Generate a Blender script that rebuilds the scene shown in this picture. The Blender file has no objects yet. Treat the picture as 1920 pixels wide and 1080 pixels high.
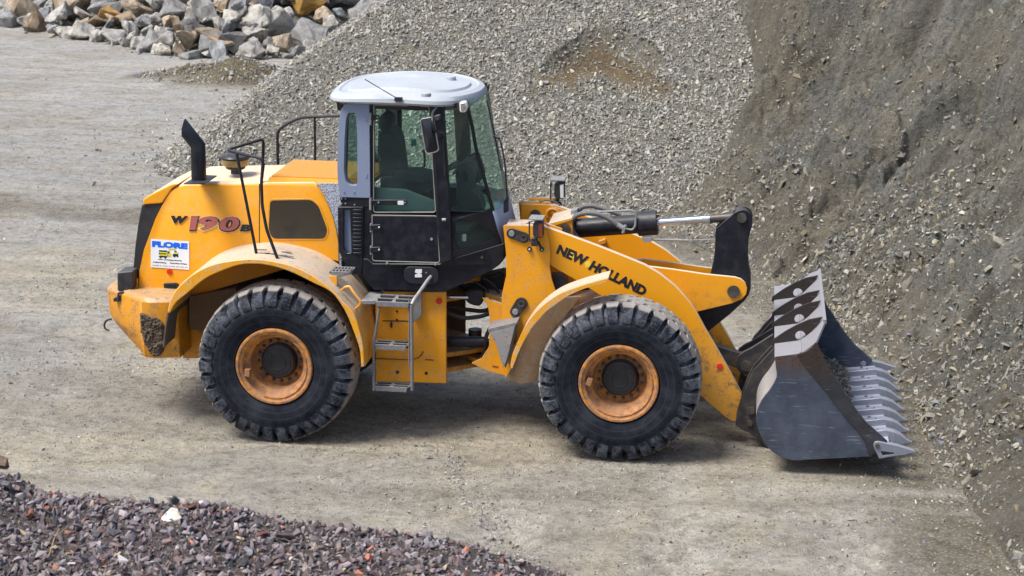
import bpy, bmesh, math, random
import numpy as np
from mathutils import Vector, Matrix, Euler
R_ = math.radians
scn = bpy.context.scene
col = scn.collection
# ------------------------------------------------------------------ camera
CP = (4.6545, -17.7593, 6.2417); YAW, PIT, ROL, FOC = -0.1269, 0.2471, 0.0134, 3583.3
_f = Vector((math.sin(YAW)*math.cos(PIT), math.cos(YAW)*math.cos(PIT), -math.sin(PIT)))
_r = Vector((math.cos(YAW), -math.sin(YAW), 0)); _u = _r.cross(_f)
_r, _u = _r*math.cos(ROL)+_u*math.sin(ROL), -_r*math.sin(ROL)+_u*math.cos(ROL)
_C = Vector(CP)
cd = bpy.data.cameras.new('camera'); cam = bpy.data.objects.new('camera', cd); col.objects.link(cam)
cam.matrix_world = Matrix(((_r.x, _u.x, -_f.x, _C.x), (_r.y, _u.y, -_f.y, _C.y), (_r.z, _u.z, -_f.z, _C.z), (0, 0, 0, 1)))
cd.sensor_width = 36; cd.lens = FOC/1920*36; cd.clip_end = 2000
cd.dof.use_dof = True; cd.dof.focus_distance = 18.6; cd.dof.aperture_fstop = 5.0
scn.camera = cam
# ------------------------------------------------------------------ light
SUN_EL, SUN_AZ = R_(60), R_(236)      # azimuth from +Y towards +X
w = bpy.data.worlds.new('World'); scn.world = w; w.use_nodes = True
nt = w.node_tree; bg = nt.nodes['Background']
sky = nt.nodes.new('ShaderNodeTexSky'); sky.sky_type = 'NISHITA'; sky.sun_disc = False
sky.sun_elevation = SUN_EL; sky.sun_rotation = SUN_AZ; sky.dust_density = 2.5; sky.air_density = 1.0
nt.links.new(sky.outputs[0], bg.inputs[0]); bg.inputs[1].default_value = 0.095
sd = bpy.data.lights.new('sun', 'SUN'); so = bpy.data.objects.new('sun', sd); col.objects.link(so)
sd.energy = 2.55; sd.angle = R_(24); sd.color = (1.0, 0.965, 0.90)
dv = Vector((math.sin(SUN_AZ)*math.cos(SUN_EL), math.cos(SUN_AZ)*math.cos(SUN_EL), math.sin(SUN_EL)))
so.rotation_euler = (-dv).to_track_quat('-Z', 'Y').to_euler(); so.location = (0, 0, 30)
scn.view_settings.view_transform = 'Standard'; scn.view_settings.look = 'None'
scn.view_settings.exposure = 1.0; scn.view_settings.gamma = 1.0
# ------------------------------------------------------------------ rays
def ray(px, py): return _f + _r*((px-960)/FOC) - _u*((py-540)/FOC)
def P(px, py, Y=None, X=None, Z=None):
    d = ray(px, py)
    t = (Y-_C.y)/d.y if Y is not None else (X-_C.x)/d.x if X is not None else (Z-_C.z)/d.z
    return _C + d*t
def PK(px, py, X0, Y0, k):           # plane Y = Y0 + k (X - X0)
    d = ray(px, py); t = (Y0 + k*(_C.x-X0) - _C.y)/(d.y - k*d.x)
    return _C + d*t
def pj(p):
    d = Vector(p)-_C; z = d.dot(_f); return 960+FOC*d.dot(_r)/z, 540-FOC*d.dot(_u)/z
YC = 1.37
def mir(v): return Vector((v[0], 2*YC-v[1], v[2]))
# ------------------------------------------------------------------ materials
def sr(r, g, b):
    f = lambda c: (c/255/12.92 if c/255 <= .04045 else ((c/255+.055)/1.055)**2.4)
    return (f(r), f(g), f(b), 1)
class N:
    def __init__(s, name):
        s.m = bpy.data.materials.new(name); s.m.use_nodes = True; s.t = s.m.node_tree
        s.b = s.t.nodes['Principled BSDF']; s.o = s.t.nodes['Material Output']
        s.tc = s.t.nodes.new('ShaderNodeTexCoord'); s.co = s.tc.outputs['Object']
    def new(s, k, **kw):
        n = s.t.nodes.new(k)
        for a, v in kw.items(): setattr(n, a, v)
        return n
    def L(s, a, b): s.t.links.new(a, b)
    def noise(s, scale, detail=5, rough=.55, co=None, dist=0, stretch=None):
        n = s.new('ShaderNodeTexNoise'); n.inputs['Scale'].default_value = scale; n.inputs['Detail'].default_value = detail
        n.inputs['Roughness'].default_value = rough; n.inputs['Distortion'].default_value = dist
        c = co or s.co
        if stretch:
            mp = s.new('ShaderNodeMapping'); mp.inputs['Scale'].default_value = stretch; s.L(c, mp.inputs[0]); c = mp.outputs[0]
        s.L(c, n.inputs['Vector']); return n.outputs['Fac']
    def vor(s, scale, feat='F1', out='Distance', co=None):
        n = s.new('ShaderNodeTexVoronoi', feature=feat); n.inputs['Scale'].default_value = scale
        s.L(co or s.co, n.inputs['Vector']); return n.outputs[out]
    def warp(s, scale, amt):
        n = s.new('ShaderNodeTexNoise'); n.inputs['Scale'].default_value = scale; s.L(s.co, n.inputs['Vector'])
        v = s.new('ShaderNodeVectorMath', operation='MULTIPLY_ADD'); s.L(n.outputs['Color'], v.inputs[0]); v.inputs[1].default_value = (amt,)*3; s.L(s.co, v.inputs[2]); return v.outputs[0]
    def ramp(s, fac, a, b, va=0., vb=1.):
        n = s.new('ShaderNodeMapRange'); n.interpolation_type = 'SMOOTHSTEP'
        for i, v in zip((1, 2, 3, 4), (a, b, va, vb)): n.inputs[i].default_value = v
        s.L(fac, n.inputs[0]); return n.outputs[0]
    def mix(s, fac, a, b, mode='MIX'):
        n = s.new('ShaderNodeMix', data_type='RGBA', blend_type=mode)
        for i, v in ((0, fac), (6, a), (7, b)):
            if hasattr(v, 'is_output') or isinstance(v, bpy.types.NodeSocket): s.L(v, n.inputs[i])
            else: n.inputs[i].default_value = v
        return n.outputs[2]
    def math(s, op, a, b=0.):
        n = s.new('ShaderNodeMath', operation=op)
        for i, v in ((0, a), (1, b)):
            if isinstance(v, bpy.types.NodeSocket): s.L(v, n.inputs[i])
            else: n.inputs[i].default_value = v
        return n.outputs[0]
    def bump(s, h, strength=.3, dist=.01, prev=None):
        n = s.new('ShaderNodeBump'); n.inputs['Strength'].default_value = strength; n.inputs['Distance'].default_value = dist
        s.L(h, n.inputs['Height'])
        if prev is not None: s.L(prev, n.inputs['Normal'])
        return n.outputs[0]
    def end(s, color, rough=.6, normal=None, metal=0., spec=None):
        if isinstance(color, bpy.types.NodeSocket): s.L(color, s.b.inputs['Base Color'])
        else: s.b.inputs['Base Color'].default_value = color
        if isinstance(rough, bpy.types.NodeSocket): s.L(rough, s.b.inputs['Roughness'])
        else: s.b.inputs['Roughness'].default_value = rough
        s.b.inputs['Metallic'].default_value = metal
        if spec is not None: s.b.inputs['Specular IOR Level'].default_value = spec
        if normal is not None: s.L(normal, s.b.inputs['Normal'])
        return s.m
def up(s):
    g = s.new('ShaderNodeNewGeometry'); sx = s.new('ShaderNodeSeparateXYZ'); s.L(g.outputs['Normal'], sx.inputs[0]); return sx.outputs['Z']
def paint(name, base, dustc=(.42, .36, .29, 1), top=.8, side=.12, grime=.25, grimec=(.07, .045, .03, 1), rough=.42, scale=1., lo=.15, spec=.5, metal=0., fine=.05):
    s = N(name)
    n1 = s.noise(2.2*scale, 8, .65); n2 = s.noise(9*scale, 8, .7); n3 = s.noise(60*scale, 4, .6)
    c = s.mix(s.ramp(n1, .35, .7, 0, .22), base, tuple(x*.72 for x in base[:3])+(1,))
    sd = s.math('MULTIPLY', s.ramp(s.math('ADD', n2, s.math('MULTIPLY', n1, .6)), .72-.17*(side >= 1), 1.0-.1*(side >= 1)), side)
    c = s.mix(sd, c, dustc)
    tp = s.math('MULTIPLY', s.ramp(up(s), lo, .85), s.ramp(n2, .2, .6, top*.75, top))
    c = s.mix(tp, c, dustc)
    g = s.math('MULTIPLY', s.ramp(s.math('MULTIPLY', n2, n3), .27, .38), grime)
    c = s.mix(g, c, grimec)
    sk = s.math('MULTIPLY', s.ramp(s.noise(5*scale, 6, .7, stretch=(2.6, 2.6, .35)), .56, .75), min(1., grime*1.1)); c = s.mix(sk, c, s.mix(1., c, (.62, .52, .42, 1), 'MULTIPLY'))
    ch = s.math('MULTIPLY', s.ramp(s.noise(38*scale, 3, .5), .70, .73), min(1., grime*2.)); c = s.mix(ch, c, grimec)
    r = s.ramp(n2, .3, .7, rough-.06, rough+.16)
    return s.end(c, r, s.bump(n3, fine, .004), metal=metal, spec=spec)
YEL = (.83, .34, .004, 1)
M = {}
M['yellow'] = paint('yellow_paint', YEL, side=.16, grime=.2)
M['yellow_dirty'] = paint('worn_yellow_paint', (.74, .30, .008, 1), side=.5, grime=.75, dustc=(.34, .25, .15, 1), grimec=(.12, .08, .045, 1))
M['yellow_hood'] = paint('hood_top_paint', YEL, top=.85, side=.08, grime=.16, dustc=(.78, .64, .47, 1), lo=.7)
M['fenderlip'] = paint('dusty_fender_edge', (.8, .35, .012, 1), top=.9, side=.8, grime=.4, dustc=(.66, .45, .25, 1), lo=.1)
M['fender'] = paint('dusty_fender_paint', (.8, .37, .02, 1), top=.97, side=.12, grime=.45, dustc=(.56, .48, .39, 1), lo=.0)
M['flap'] = paint('muddy_flap_shaded_web', (.085, .07, .055, 1), top=.5, side=.6, grime=.4, dustc=(.17, .135, .10, 1), rough=.8)
M['brown'] = paint('dusty_panel_shaded_frame', (.20, .12, .06, 1), top=.5, side=.8, grime=.5, dustc=(.22, .17, .12, 1), rough=.8)
M['black'] = paint('black_paint', (.006, .007, .013, 1), top=.18, side=.04, grime=.0, dustc=(.2, .2, .2, 1), rough=.38, spec=.42)
M['blackdirty'] = paint('dirty_black_steel', (.022, .021, .024, 1), top=.4, side=.35, grime=.3, dustc=(.12, .10, .085, 1), rough=.55, grimec=(.10, .045, .02, 1))
M['grey'] = paint('grey_cab_paint', (.21, .25, .36, 1), top=.3, side=.03, grime=.02, rough=.4, dustc=(.5, .5, .5, 1))
M['roof'] = paint('pale_roof_paint', (.37, .40, .44, 1), top=.3, side=.1, grime=.12, rough=.5, dustc=(.50, .51, .52, 1), lo=.6)
M['steel'] = paint('galvanised_steel', (.28, .29, .31, 1), top=.4, side=.4, grime=.5, dustc=(.36, .33, .29, 1), rough=.45, metal=.2)
M['dust_steel'] = paint('dusty_step_steel', (.15, .155, .175, 1), top=.5, side=.6, grime=.8, dustc=(.27, .255, .235, 1), grimec=(.09, .08, .07, 1), rough=.6)
M['chrome'] = paint('chrome_rod', (.75, .75, .77, 1), top=.1, side=.1, grime=.2, rough=.16, metal=1.)
M['pin'] = paint('pin_steel', (.08, .072, .065, 1), top=.2, side=.4, grime=.6, rough=.45, metal=.5, dustc=(.22, .19, .16, 1))
M['hose'] = paint('hydraulic_hose', (.10, .10, .105, 1), top=.4, side=.3, grime=.1, rough=.65, dustc=(.24, .23, .22, 1))
M['plastic'] = paint('black_plastic', (.018, .018, .022, 1), top=.35, side=.1, grime=0., rough=.5, dustc=(.16, .16, .16, 1))
M['bkt'] = paint('worn_bucket_steel', (.085, .09, .115, 1), top=.3, side=.25, grime=.2, dustc=(.16, .155, .16, 1), grimec=(.07, .04, .025, 1), rough=.42, metal=.35, scale=1.4, fine=.12)
M['bktrust'] = paint('rust_stained_steel', (.065, .05, .045, 1), top=.3, side=.5, grime=.8, dustc=(.15, .10, .07, 1), grimec=(.02, .015, .014, 1), rough=.6, metal=.2, scale=1.6, fine=.2)
M['bktop'] = paint('dust_covered_steel', (.19, .19, .22, 1), top=.7, side=.5, grime=.7, dustc=(.27, .265, .28, 1), grimec=(.2, .17, .15, 1), rough=.6, scale=1.5)
M['lip'] = paint('polished_cutting_steel', (.50, .54, .66, 1), top=.15, side=.2, grime=.3, dustc=(.3, .27, .24, 1), rough=.42, metal=.3, scale=2.)
M['tooth'] = paint('worn_tooth_steel', (.24, .26, .32, 1), top=.5, side=.3, grime=.4, dustc=(.40, .42, .48, 1), rough=.42, metal=.3, scale=3.)
M['rim'] = paint('rusty_rim_paint', (.70, .27, .02, 1), top=.55, side=1., grime=.9, dustc=(.33, .165, .08, 1), grimec=(.16, .07, .035, 1), rough=.7, scale=1.8, lo=.2)
M['interior'] = paint('cab_interior_plastic', (.045, .055, .06, 1), top=.2, side=.1, grime=0, rough=.7, dustc=(.2, .2, .2, 1))
M['cabfloor'] = paint('cab_trim_plastic', (.16, .22, .23, 1), top=.2, side=.1, grime=0, rough=.7)
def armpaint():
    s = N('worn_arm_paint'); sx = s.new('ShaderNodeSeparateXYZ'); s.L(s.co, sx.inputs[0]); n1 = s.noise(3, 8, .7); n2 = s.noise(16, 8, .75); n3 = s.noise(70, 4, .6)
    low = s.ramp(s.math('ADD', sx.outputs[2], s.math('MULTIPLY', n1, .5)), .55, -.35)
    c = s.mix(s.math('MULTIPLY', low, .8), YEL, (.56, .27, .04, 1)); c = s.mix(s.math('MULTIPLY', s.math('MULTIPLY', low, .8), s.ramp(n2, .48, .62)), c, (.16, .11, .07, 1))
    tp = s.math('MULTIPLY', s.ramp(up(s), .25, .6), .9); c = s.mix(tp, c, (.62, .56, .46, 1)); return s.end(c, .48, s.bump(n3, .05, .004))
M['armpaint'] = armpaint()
def wornsteel(name, base, light, rust, rz0, rz1, scr=(9, 1.2, 1.2)):
    s = N(name); sx = s.new('ShaderNodeSeparateXYZ'); s.L(s.co, sx.inputs[0]); n1 = s.noise(2.5, 8, .7); n2 = s.noise(14, 8, .75); sc = s.noise(14, 4, .7, stretch=(.25, 1, 2.5)); n4 = s.noise(60, 5, .7)
    c = s.mix(s.ramp(n1, .35, .7), base, light); sc2 = s.noise(40, 3, .6, stretch=(.12, 1, 1.6)); c = s.mix(s.ramp(sc, .60, .74, 0, .4), c, (.26, .28, .32, 1)); c = s.mix(s.ramp(sc2, .64, .72, 0, .55), c, (.33, .35, .40, 1)); c = s.mix(s.ramp(s.noise(7, 8, .8), .55, .68, 0, .6), c, s.mix(1., c, (.5, .5, .52, 1), 'MULTIPLY')); c = s.mix(s.ramp(n4, .68, .76, 0, .5), c, (.3, .3, .32, 1))
    r = s.math('MULTIPLY', s.ramp(s.math('ADD', sx.outputs[2], s.math('MULTIPLY', n2, .35)), rz0, rz1), s.ramp(n2, .3, .55, .45, 1)); c = s.mix(r, c, rust)
    c = s.mix(s.math('MULTIPLY', r, s.ramp(n4, .5, .62)), c, (.025, .018, .016, 1)); return s.end(c, s.ramp(n1, .3, .7, .36, .55), s.bump(n4, .12, .004), metal=.35)
M['bktside'] = wornsteel('scratched_bucket_side', (.055, .066, .10, 1), (.095, .112, .155, 1), (.12, .07, .048, 1), .36, .62)
M['bktcut'] = wornsteel('dark_side_cutter', (.030, .032, .040, 1), (.06, .06, .07, 1), (.055, .038, .03, 1), .2, .6)
M['bktrib'] = wornsteel('dark_guard_rib', (.018, .018, .021, 1), (.035, .033, .032, 1), (.05, .033, .028, 1), -.3, .5)
M['bktshell'] = paint('dusty_bucket_back', (.26, .25, .25, 1), top=.6, side=.7, grime=.7, dustc=(.46, .44, .42, 1), grimec=(.06, .045, .035, 1), rough=.6, metal=.1, scale=1.5)
def simple(name, c, rough=.5, **k):
    s = N(name); n = s.noise(14, 5); return s.end(s.mix(s.ramp(n, .3, .7, 0, .15), c, tuple(x*.6 for x in c[:3])+(1,)), rough, **k)
M['white'] = simple('white_sticker', (.78, .82, .86, 1)); M['blue'] = simple('blue_print', (.0, .13, .78, 1)); M['ink'] = simple('black_print', (.012, .012, .02, 1))
M['badge'] = simple('badge_red', (.40, .115, .105, 1)); M['halo'] = simple('badge_outline', (.85, .62, .22, 1)); M['printy'] = simple('yellow_print', (.62, .6, .03, 1))
M['glow'] = simple('lettering_yellow', (.95, .62, .05, 1)); M['glowgreen'] = simple('lettering_pale', (.85, .88, .45, 1))
M['red'] = simple('red_reflector', (.62, .03, .012, 1), .25); M['orange'] = simple('orange_lens', (.22, .045, .015, 1), .25)
M['lens'] = simple('lamp_glass', (.75, .76, .74, 1), .15); M['rubber'] = simple('rubber_seal', (.30, .29, .26, 1), .7)
M['bowl'] = simple('amber_bowl', (.28, .19, .07, 1), .3); M['teal'] = simple('teal_sticker', (.02, .35, .33, 1)); M['labelred'] = simple('warning_strip', (.3, .05, .02, 1))
# grippy grey side panel
s = N('mottled_grey_panel'); v = s.vor(70); n = s.noise(60, 3)
M['mottle'] = s.end(s.mix(s.ramp(v, .2, .55), (.10, .115, .15, 1), (.42, .45, .55, 1)), .5, s.bump(v, .9, .006))
# mesh window
s = N('engine_window_mesh'); wv = s.new('ShaderNodeTexBrick'); mp = s.new('ShaderNodeMapping'); mp.inputs['Rotation'].default_value = (R_(90), 0, 0)
s.L(s.co, mp.inputs[0]); s.L(mp.outputs[0], wv.inputs['Vector']); wv.inputs['Scale'].default_value = 18; wv.inputs['Mortar Size'].default_value = .012
wv.inputs['Color1'].default_value = (.040, .033, .024, 1); wv.inputs['Color2'].default_value = (.034, .028, .02, 1); wv.inputs['Mortar'].default_value = (.075, .065, .045, 1)
M['mesh'] = s.end(s.mix(s.ramp(s.noise(4, 4), .5, .75, 0, .7), wv.outputs[0], (.012, .01, .01, 1)), .35)
# ribbed yellow cover
M['ribbed'] = paint('ribbed_cover_paint', (.80, .34, .012, 1), top=.45, side=.1, grime=.15, dustc=(.58, .42, .24, 1), rough=.55, lo=.5)
# mud splash
s = N('caked_mud'); n = s.noise(30, 8, .7); M['mud'] = s.end(s.mix(n, (.06, .045, .03, 1), (.17, .125, .09, 1)), .95, s.bump(n, 1., .03))
# glass
def glassm(name, tint, refl=.9, dirt_haze=.09):
    s = N(name); s.t.nodes.remove(s.b)
    tr = s.new('ShaderNodeBsdfTransparent'); tr.inputs[0].default_value = tint
    gl = s.new('ShaderNodeBsdfGlossy'); gl.inputs['Roughness'].default_value = .03; gl.inputs[0].default_value = (.9, .97, 1, 1)
    fr = s.new('ShaderNodeFresnel'); fr.inputs[0].default_value = 1.5
    mx = s.new('ShaderNodeMixShader'); s.L(s.math('MULTIPLY', fr.outputs[0], refl), mx.inputs[0]); s.L(tr.outputs[0], mx.inputs[1]); s.L(gl.outputs[0], mx.inputs[2])
    df = s.new('ShaderNodeBsdfDiffuse'); df.inputs[0].default_value = (.35, .42, .42, 1)  # pale diffuse veil; on the windscreen it is haze put in as colour
    m2 = s.new('ShaderNodeMixShader'); s.L(s.ramp(s.noise(3, 6, .6),   .35, .8, dirt_haze*.35, dirt_haze), m2.inputs[0]); s.L(mx.outputs[0], m2.inputs[1]); s.L(df.outputs[0], m2.inputs[2])
    s.L(m2.outputs[0], s.o.inputs[0]); return s.m
M['glass'] = glassm('tinted_glass', (.84, .94, .905, 1), .7, .05); M['shield'] = glassm('windscreen_glass', (.86, .95, .92, 1), .3, .16)
M['darkglass'] = glassm('lower_window_glass', (.45, .62, .58, 1), 1.)
# tyre: dusty tread faces, dark scuffed sidewall
s = N('tyre_rubber'); sx = s.new('ShaderNodeSeparateXYZ'); s.L(s.co, sx.inputs[0])
rr = s.math('SQRT', s.math('ADD', s.math('MULTIPLY', sx.outputs[0], sx.outputs[0]), s.math('MULTIPLY', sx.outputs[2], sx.outputs[2])))
n1 = s.noise(7, 9, .75); n2 = s.noise(45, 6, .7); n3 = s.noise(2.5, 5, .6)
c = s.mix(s.ramp(n1, .35, .75), (.005, .006, .011, 1), (.020, .024, .036, 1))
sc = s.math('MULTIPLY', s.ramp(rr, .58, .70), s.ramp(s.math('ADD', n1, s.math('MULTIPLY', n2, .5)), .62, .92))
c = s.mix(s.math('MULTIPLY', sc, .85), c, (.135, .145, .17, 1))
c = s.mix(s.math('MULTIPLY', s.ramp(s.math('SINE', s.math('MULTIPLY', rr, 95.)), .8, 1.), .3), c, (.05, .055, .07, 1))
c = s.mix(s.math('MULTIPLY', s.ramp(n3, .5, .7), .35), c, (.07, .075, .09, 1))
c = s.mix(s.math('MULTIPLY', s.ramp(n2, .66, .74), .5), c, (.2, .2, .2, 1))
c = s.mix(s.math('MULTIPLY', s.ramp(rr, .768, .786), s.ramp(n1, .2, .6, .6, .97)), c, (.30, .275, .25, 1))
M['tyre'] = s.end(c, .8, s.bump(n2, .35, .006), spec=.2)
# ------------------------------------------------------------------ mesh builder
ORG = {}
class MB:
    def __init__(s): s.b = bmesh.new()
    def face(s, pts): return s.b.faces.new([s.b.verts.new(p) for p in pts])
    def plate(s, outline, off, holes=()):
        off = Vector(off); b = s.b
        if holes:
            es = []; vs = []
            for lp in [outline]+list(holes):
                v = [b.verts.new(p) for p in lp]; vs += v
                es += [b.edges.new((v[i], v[(i+1) % len(v)])) for i in range(len(v))]
            fs = [f for f in bmesh.ops.triangle_fill(b, edges=es, use_beauty=True, use_dissolve=False)['geom'] if isinstance(f, bmesh.types.BMFace)]
        else: fs = [s.face(outline)]
        r = bmesh.ops.extrude_face_region(b, geom=fs)['geom']
        bmesh.ops.translate(b, verts=[g for g in r if isinstance(g, bmesh.types.BMVert)], vec=off)
        return s
    def prism(s, pts, Y0, Y1, holes=()):   # pixel outline, unprojected at Y0
        return s.plate([P(x, y, Y=Y0) for x, y in pts], (0, Y1-Y0, 0), [[P(x, y, Y=Y0) for x, y in h] for h in holes])
    def prism2(s, pts, Y0, Y1, holes=(), YT=None):  # and mirrored on the far side
        for m in (0, 1):
            o = [P(x, y, Y=YT or Y0) for x, y in pts]; hs = [[P(x, y, Y=YT or Y0) for x, y in h] for h in holes]
            d = Y1-Y0
            for q in [o]+hs:
                for p in q: p.y = Y0
            if m: o = [mir(p) for p in o]; hs = [[mir(p) for p in h] for h in hs]; d = -d
            s.plate(o, (0, d, 0), hs)
        return s
    def box(s, a, b):
        x0, y0, z0 = a; x1, y1, z1 = b
        v = [s.b.verts.new(p) for p in ((x0,y0,z0),(x1,y0,z0),(x1,y1,z0),(x0,y1,z0),(x0,y0,z1),(x1,y0,z1),(x1,y1,z1),(x0,y1,z1))]
        for f in ((3,2,1,0),(4,5,6,7),(0,1,5,4),(1,2,6,5),(2,3,7,6),(3,0,4,7)): s.b.faces.new([v[i] for i in f])
        return s
    def rings(s, rings, close=True, cap=True):
        R = [[s.b.verts.new(p) for p in r] for r in rings]; n = len(R[0])
        for a, b in zip(R, R[1:]):
            for i in range(n if close else n-1):
                j = (i+1) % n; s.b.faces.new((a[i], a[j], b[j], b[i]))
        if cap and close: s.b.faces.new(R[0][::-1]); s.b.faces.new(R[-1])
        return s
    def cyl(s, p0, p1, r, n=20, r1=None):
        p0, p1 = Vector(p0), Vector(p1); d = (p1-p0).normalized(); a = d.orthogonal().normalized(); b = d.cross(a)
        c = [a*math.cos(2*math.pi*i/n)+b*math.sin(2*math.pi*i/n) for i in range(n)]
        return s.rings([[p0+q*r for q in c], [p1+q*(r if r1 is None else r1) for q in c]])
    def tube(s, pts, r, n=10, fil=.05, seg=5):
        pts = [Vector(p) for p in pts]; path = [pts[0]]
        for i in range(1, len(pts)-1):
            a, b, c = pts[i-1], pts[i], pts[i+1]; l = min(fil, (a-b).length*.45, (c-b).length*.45)
            u = b+(a-b).normalized()*l; v = b+(c-b).normalized()*l
            for k in range(seg+1):
                t = k/seg; path.append(u*(1-t)**2+b*2*t*(1-t)+v*t*t)
        path.append(pts[-1]); rg = []; a = None
        for i, p in enumerate(path):
            d = (path[min(i+1, len(path)-1)]-path[max(i-1, 0)]).normalized()
            a = d.orthogonal().normalized() if a is None else (a-d*a.dot(d)).normalized(); b = d.cross(a)
            rg.append([p+(a*math.cos(2*math.pi*k/n)+b*math.sin(2*math.pi*k/n))*r for k in range(n)])
        return s.rings(rg)
    def lathe(s, prof, c, n=48, axis='Y', loop=False):   # prof: (h, r)
        c = Vector(c); rg = []
        for h, r in prof:
            q = []
            for i in range(n):
                a = 2*math.pi*i/n; u, v = math.cos(a)*r, math.sin(a)*r
                q.append(c+(Vector((u, h, v)) if axis == 'Y' else Vector((u, v, h))))
            rg.append(q)
        if loop: return s.rings(rg+[rg[0]], cap=False)
        return s.rings(rg)
    def sheet(s, path, dy0, dy1, th=.02):    # path of 3D points in an XZ plane, spanning Y dy0..dy1
        n = len(path); out = []
        for i, p in enumerate(path):
            t = (path[min(i+1, n-1)]-path[max(i-1, 0)]).normalized(); nn = Vector((-t.z, 0, t.x))
            out.append((p, p-nn*th))
        rg = [[Vector((a.x, dy0, a.z)), Vector((a.x, dy1, a.z)), Vector((b.x, dy1, b.z)), Vector((b.x, dy0, b.z))] for a, b in out]
        return s.rings(rg)
    def ball(s, c, r, sc=(1, 1, 1), sub=2):
        m = Matrix.Translation(c) @ Matrix.Diagonal((sc[0], sc[1], sc[2], 1)); bmesh.ops.create_icosphere(s.b, subdivisions=sub, radius=r, matrix=m); return s
    def out(s, name, mat, parent=None, bevel=0., smooth=35, label=None, origin=None, sub=0):
        b = s.b; bmesh.ops.recalc_face_normals(b, faces=b.faces)
        co = [v.co for v in b.verts]
        if origin is None:
            lo = Vector([min(c[i] for c in co) for i in range(3)]); hi = Vector([max(c[i] for c in co) for i in range(3)])
            origin = (lo+hi)/2
            if parent is None: origin.z = lo.z
        origin = Vector(origin)
        bmesh.ops.translate(b, verts=b.verts, vec=-origin)
        me = bpy.data.meshes.new(name); b.to_mesh(me); b.free()
        me.materials.append(M[mat] if isinstance(mat, str) else mat)
        if smooth: me.shade_smooth(); me.set_sharp_from_angle(angle=R_(smooth))
        o = bpy.data.objects.new(name, me); col.objects.link(o)
        place(o, origin, parent)
        if bevel:
            m = o.modifiers.new('bevel', 'BEVEL'); m.width = bevel; m.segments = 2; m.limit_method = 'ANGLE'; m.angle_limit = R_(40)
            m.harden_normals = False
        if label: o['label'] = label
        return o
def place(o, origin, parent):
    ORG[o.name] = Vector(origin)
    if parent is not None: o.parent = parent; o.location = Vector(origin)-ORG[parent.name]
    else: o.location = origin
def tag(o, label=None, cat=None, group=None, kind=None):
    if label: o['label'] = label
    if cat: o['category'] = cat
    if group: o['group'] = group
    if kind: o['kind'] = kind
    return o
def spline(pts, n=6, closed=False):
    out = []; m = len(pts); rng = range(m if closed else m-1)
    g = (lambda i: pts[i % m]) if closed else (lambda i: pts[max(0, min(m-1, i))])
    for i in rng:
        p0, p1, p2, p3 = g(i-1), g(i), g(i+1), g(i+2)
        for k in range(n):
            t = k/n
            out.append(tuple(.5*((2*b)+(-a+c)*t+(2*a-5*b+4*c-d)*t*t+(-a+3*b-3*c+d)*t**3) for a, b, c, d in zip(p0, p1, p2, p3)))
    if not closed: out.append(tuple(pts[-1]))
    return out
def rpoly(pts, r, n=4):                      # pixel polygon with rounded corners
    out = []; m = len(pts)
    for i in range(m):
        a, b, c = (Vector(pts[i-1]), Vector(pts[i]), Vector(pts[(i+1) % m]))
        l = min(r, (a-b).length*.45, (c-b).length*.45); u = b+(a-b).normalized()*l; v = b+(c-b).normalized()*l
        for k in range(n+1):
            t = k/n; q = u*(1-t)**2+b*2*t*(1-t)+v*t*t; out.append((q.x, q.y))
    return out
def circ(cx, cy, rx, ry=None, n=20): return [(cx+rx*math.cos(2*math.pi*i/n), cy+(ry or rx)*math.sin(2*math.pi*i/n)) for i in range(n)]
def text(string, quad, Y, name, mat, parent, bold=.03, shear=0., th=.004, mapf=None):
    cu = bpy.data.curves.new('t', 'FONT'); cu.body = string; cu.size = 1; cu.shear = shear; cu.offset = bold; cu.resolution_u = 3
    o = bpy.data.objects.new('t', cu); col.objects.link(o); bpy.context.view_layer.update()
    me = o.evaluated_get(bpy.context.evaluated_depsgraph_get()).to_mesh()
    vs = [tuple(v.co) for v in me.vertices]; fs = [tuple(p.vertices) for p in me.polygons]
    o.to_mesh_clear(); bpy.data.objects.remove(o); bpy.data.curves.remove(cu)
    xs = [v[0] for v in vs]; ys = [v[1] for v in vs]; x0, x1, y0, y1 = min(xs), max(xs), min(ys), max(ys)
    tl, tr, br, bl = [Vector(q) for q in quad]; mb = MB(); pv = []
    mapf = mapf or (lambda px, py: P(px, py, Y=Y))
    for v in vs:
        u, t = (v[0]-x0)/(x1-x0), (v[1]-y0)/(y1-y0)
        q = (bl*(1-u)+br*u)*(1-t)+(tl*(1-u)+tr*u)*t; pv.append(mb.b.verts.new(mapf(q.x, q.y)))
    ff = []
    for f in fs:
        try: ff.append(mb.b.faces.new([pv[i] for i in f]))
        except ValueError: pass
    r = bmesh.ops.extrude_face_region(mb.b, geom=ff)['geom']
    bmesh.ops.translate(mb.b, verts=[g for g in r if isinstance(g, bmesh.types.BMVert)], vec=(0, th, 0))
    return mb.out(name, mat, parent, smooth=0)
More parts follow.
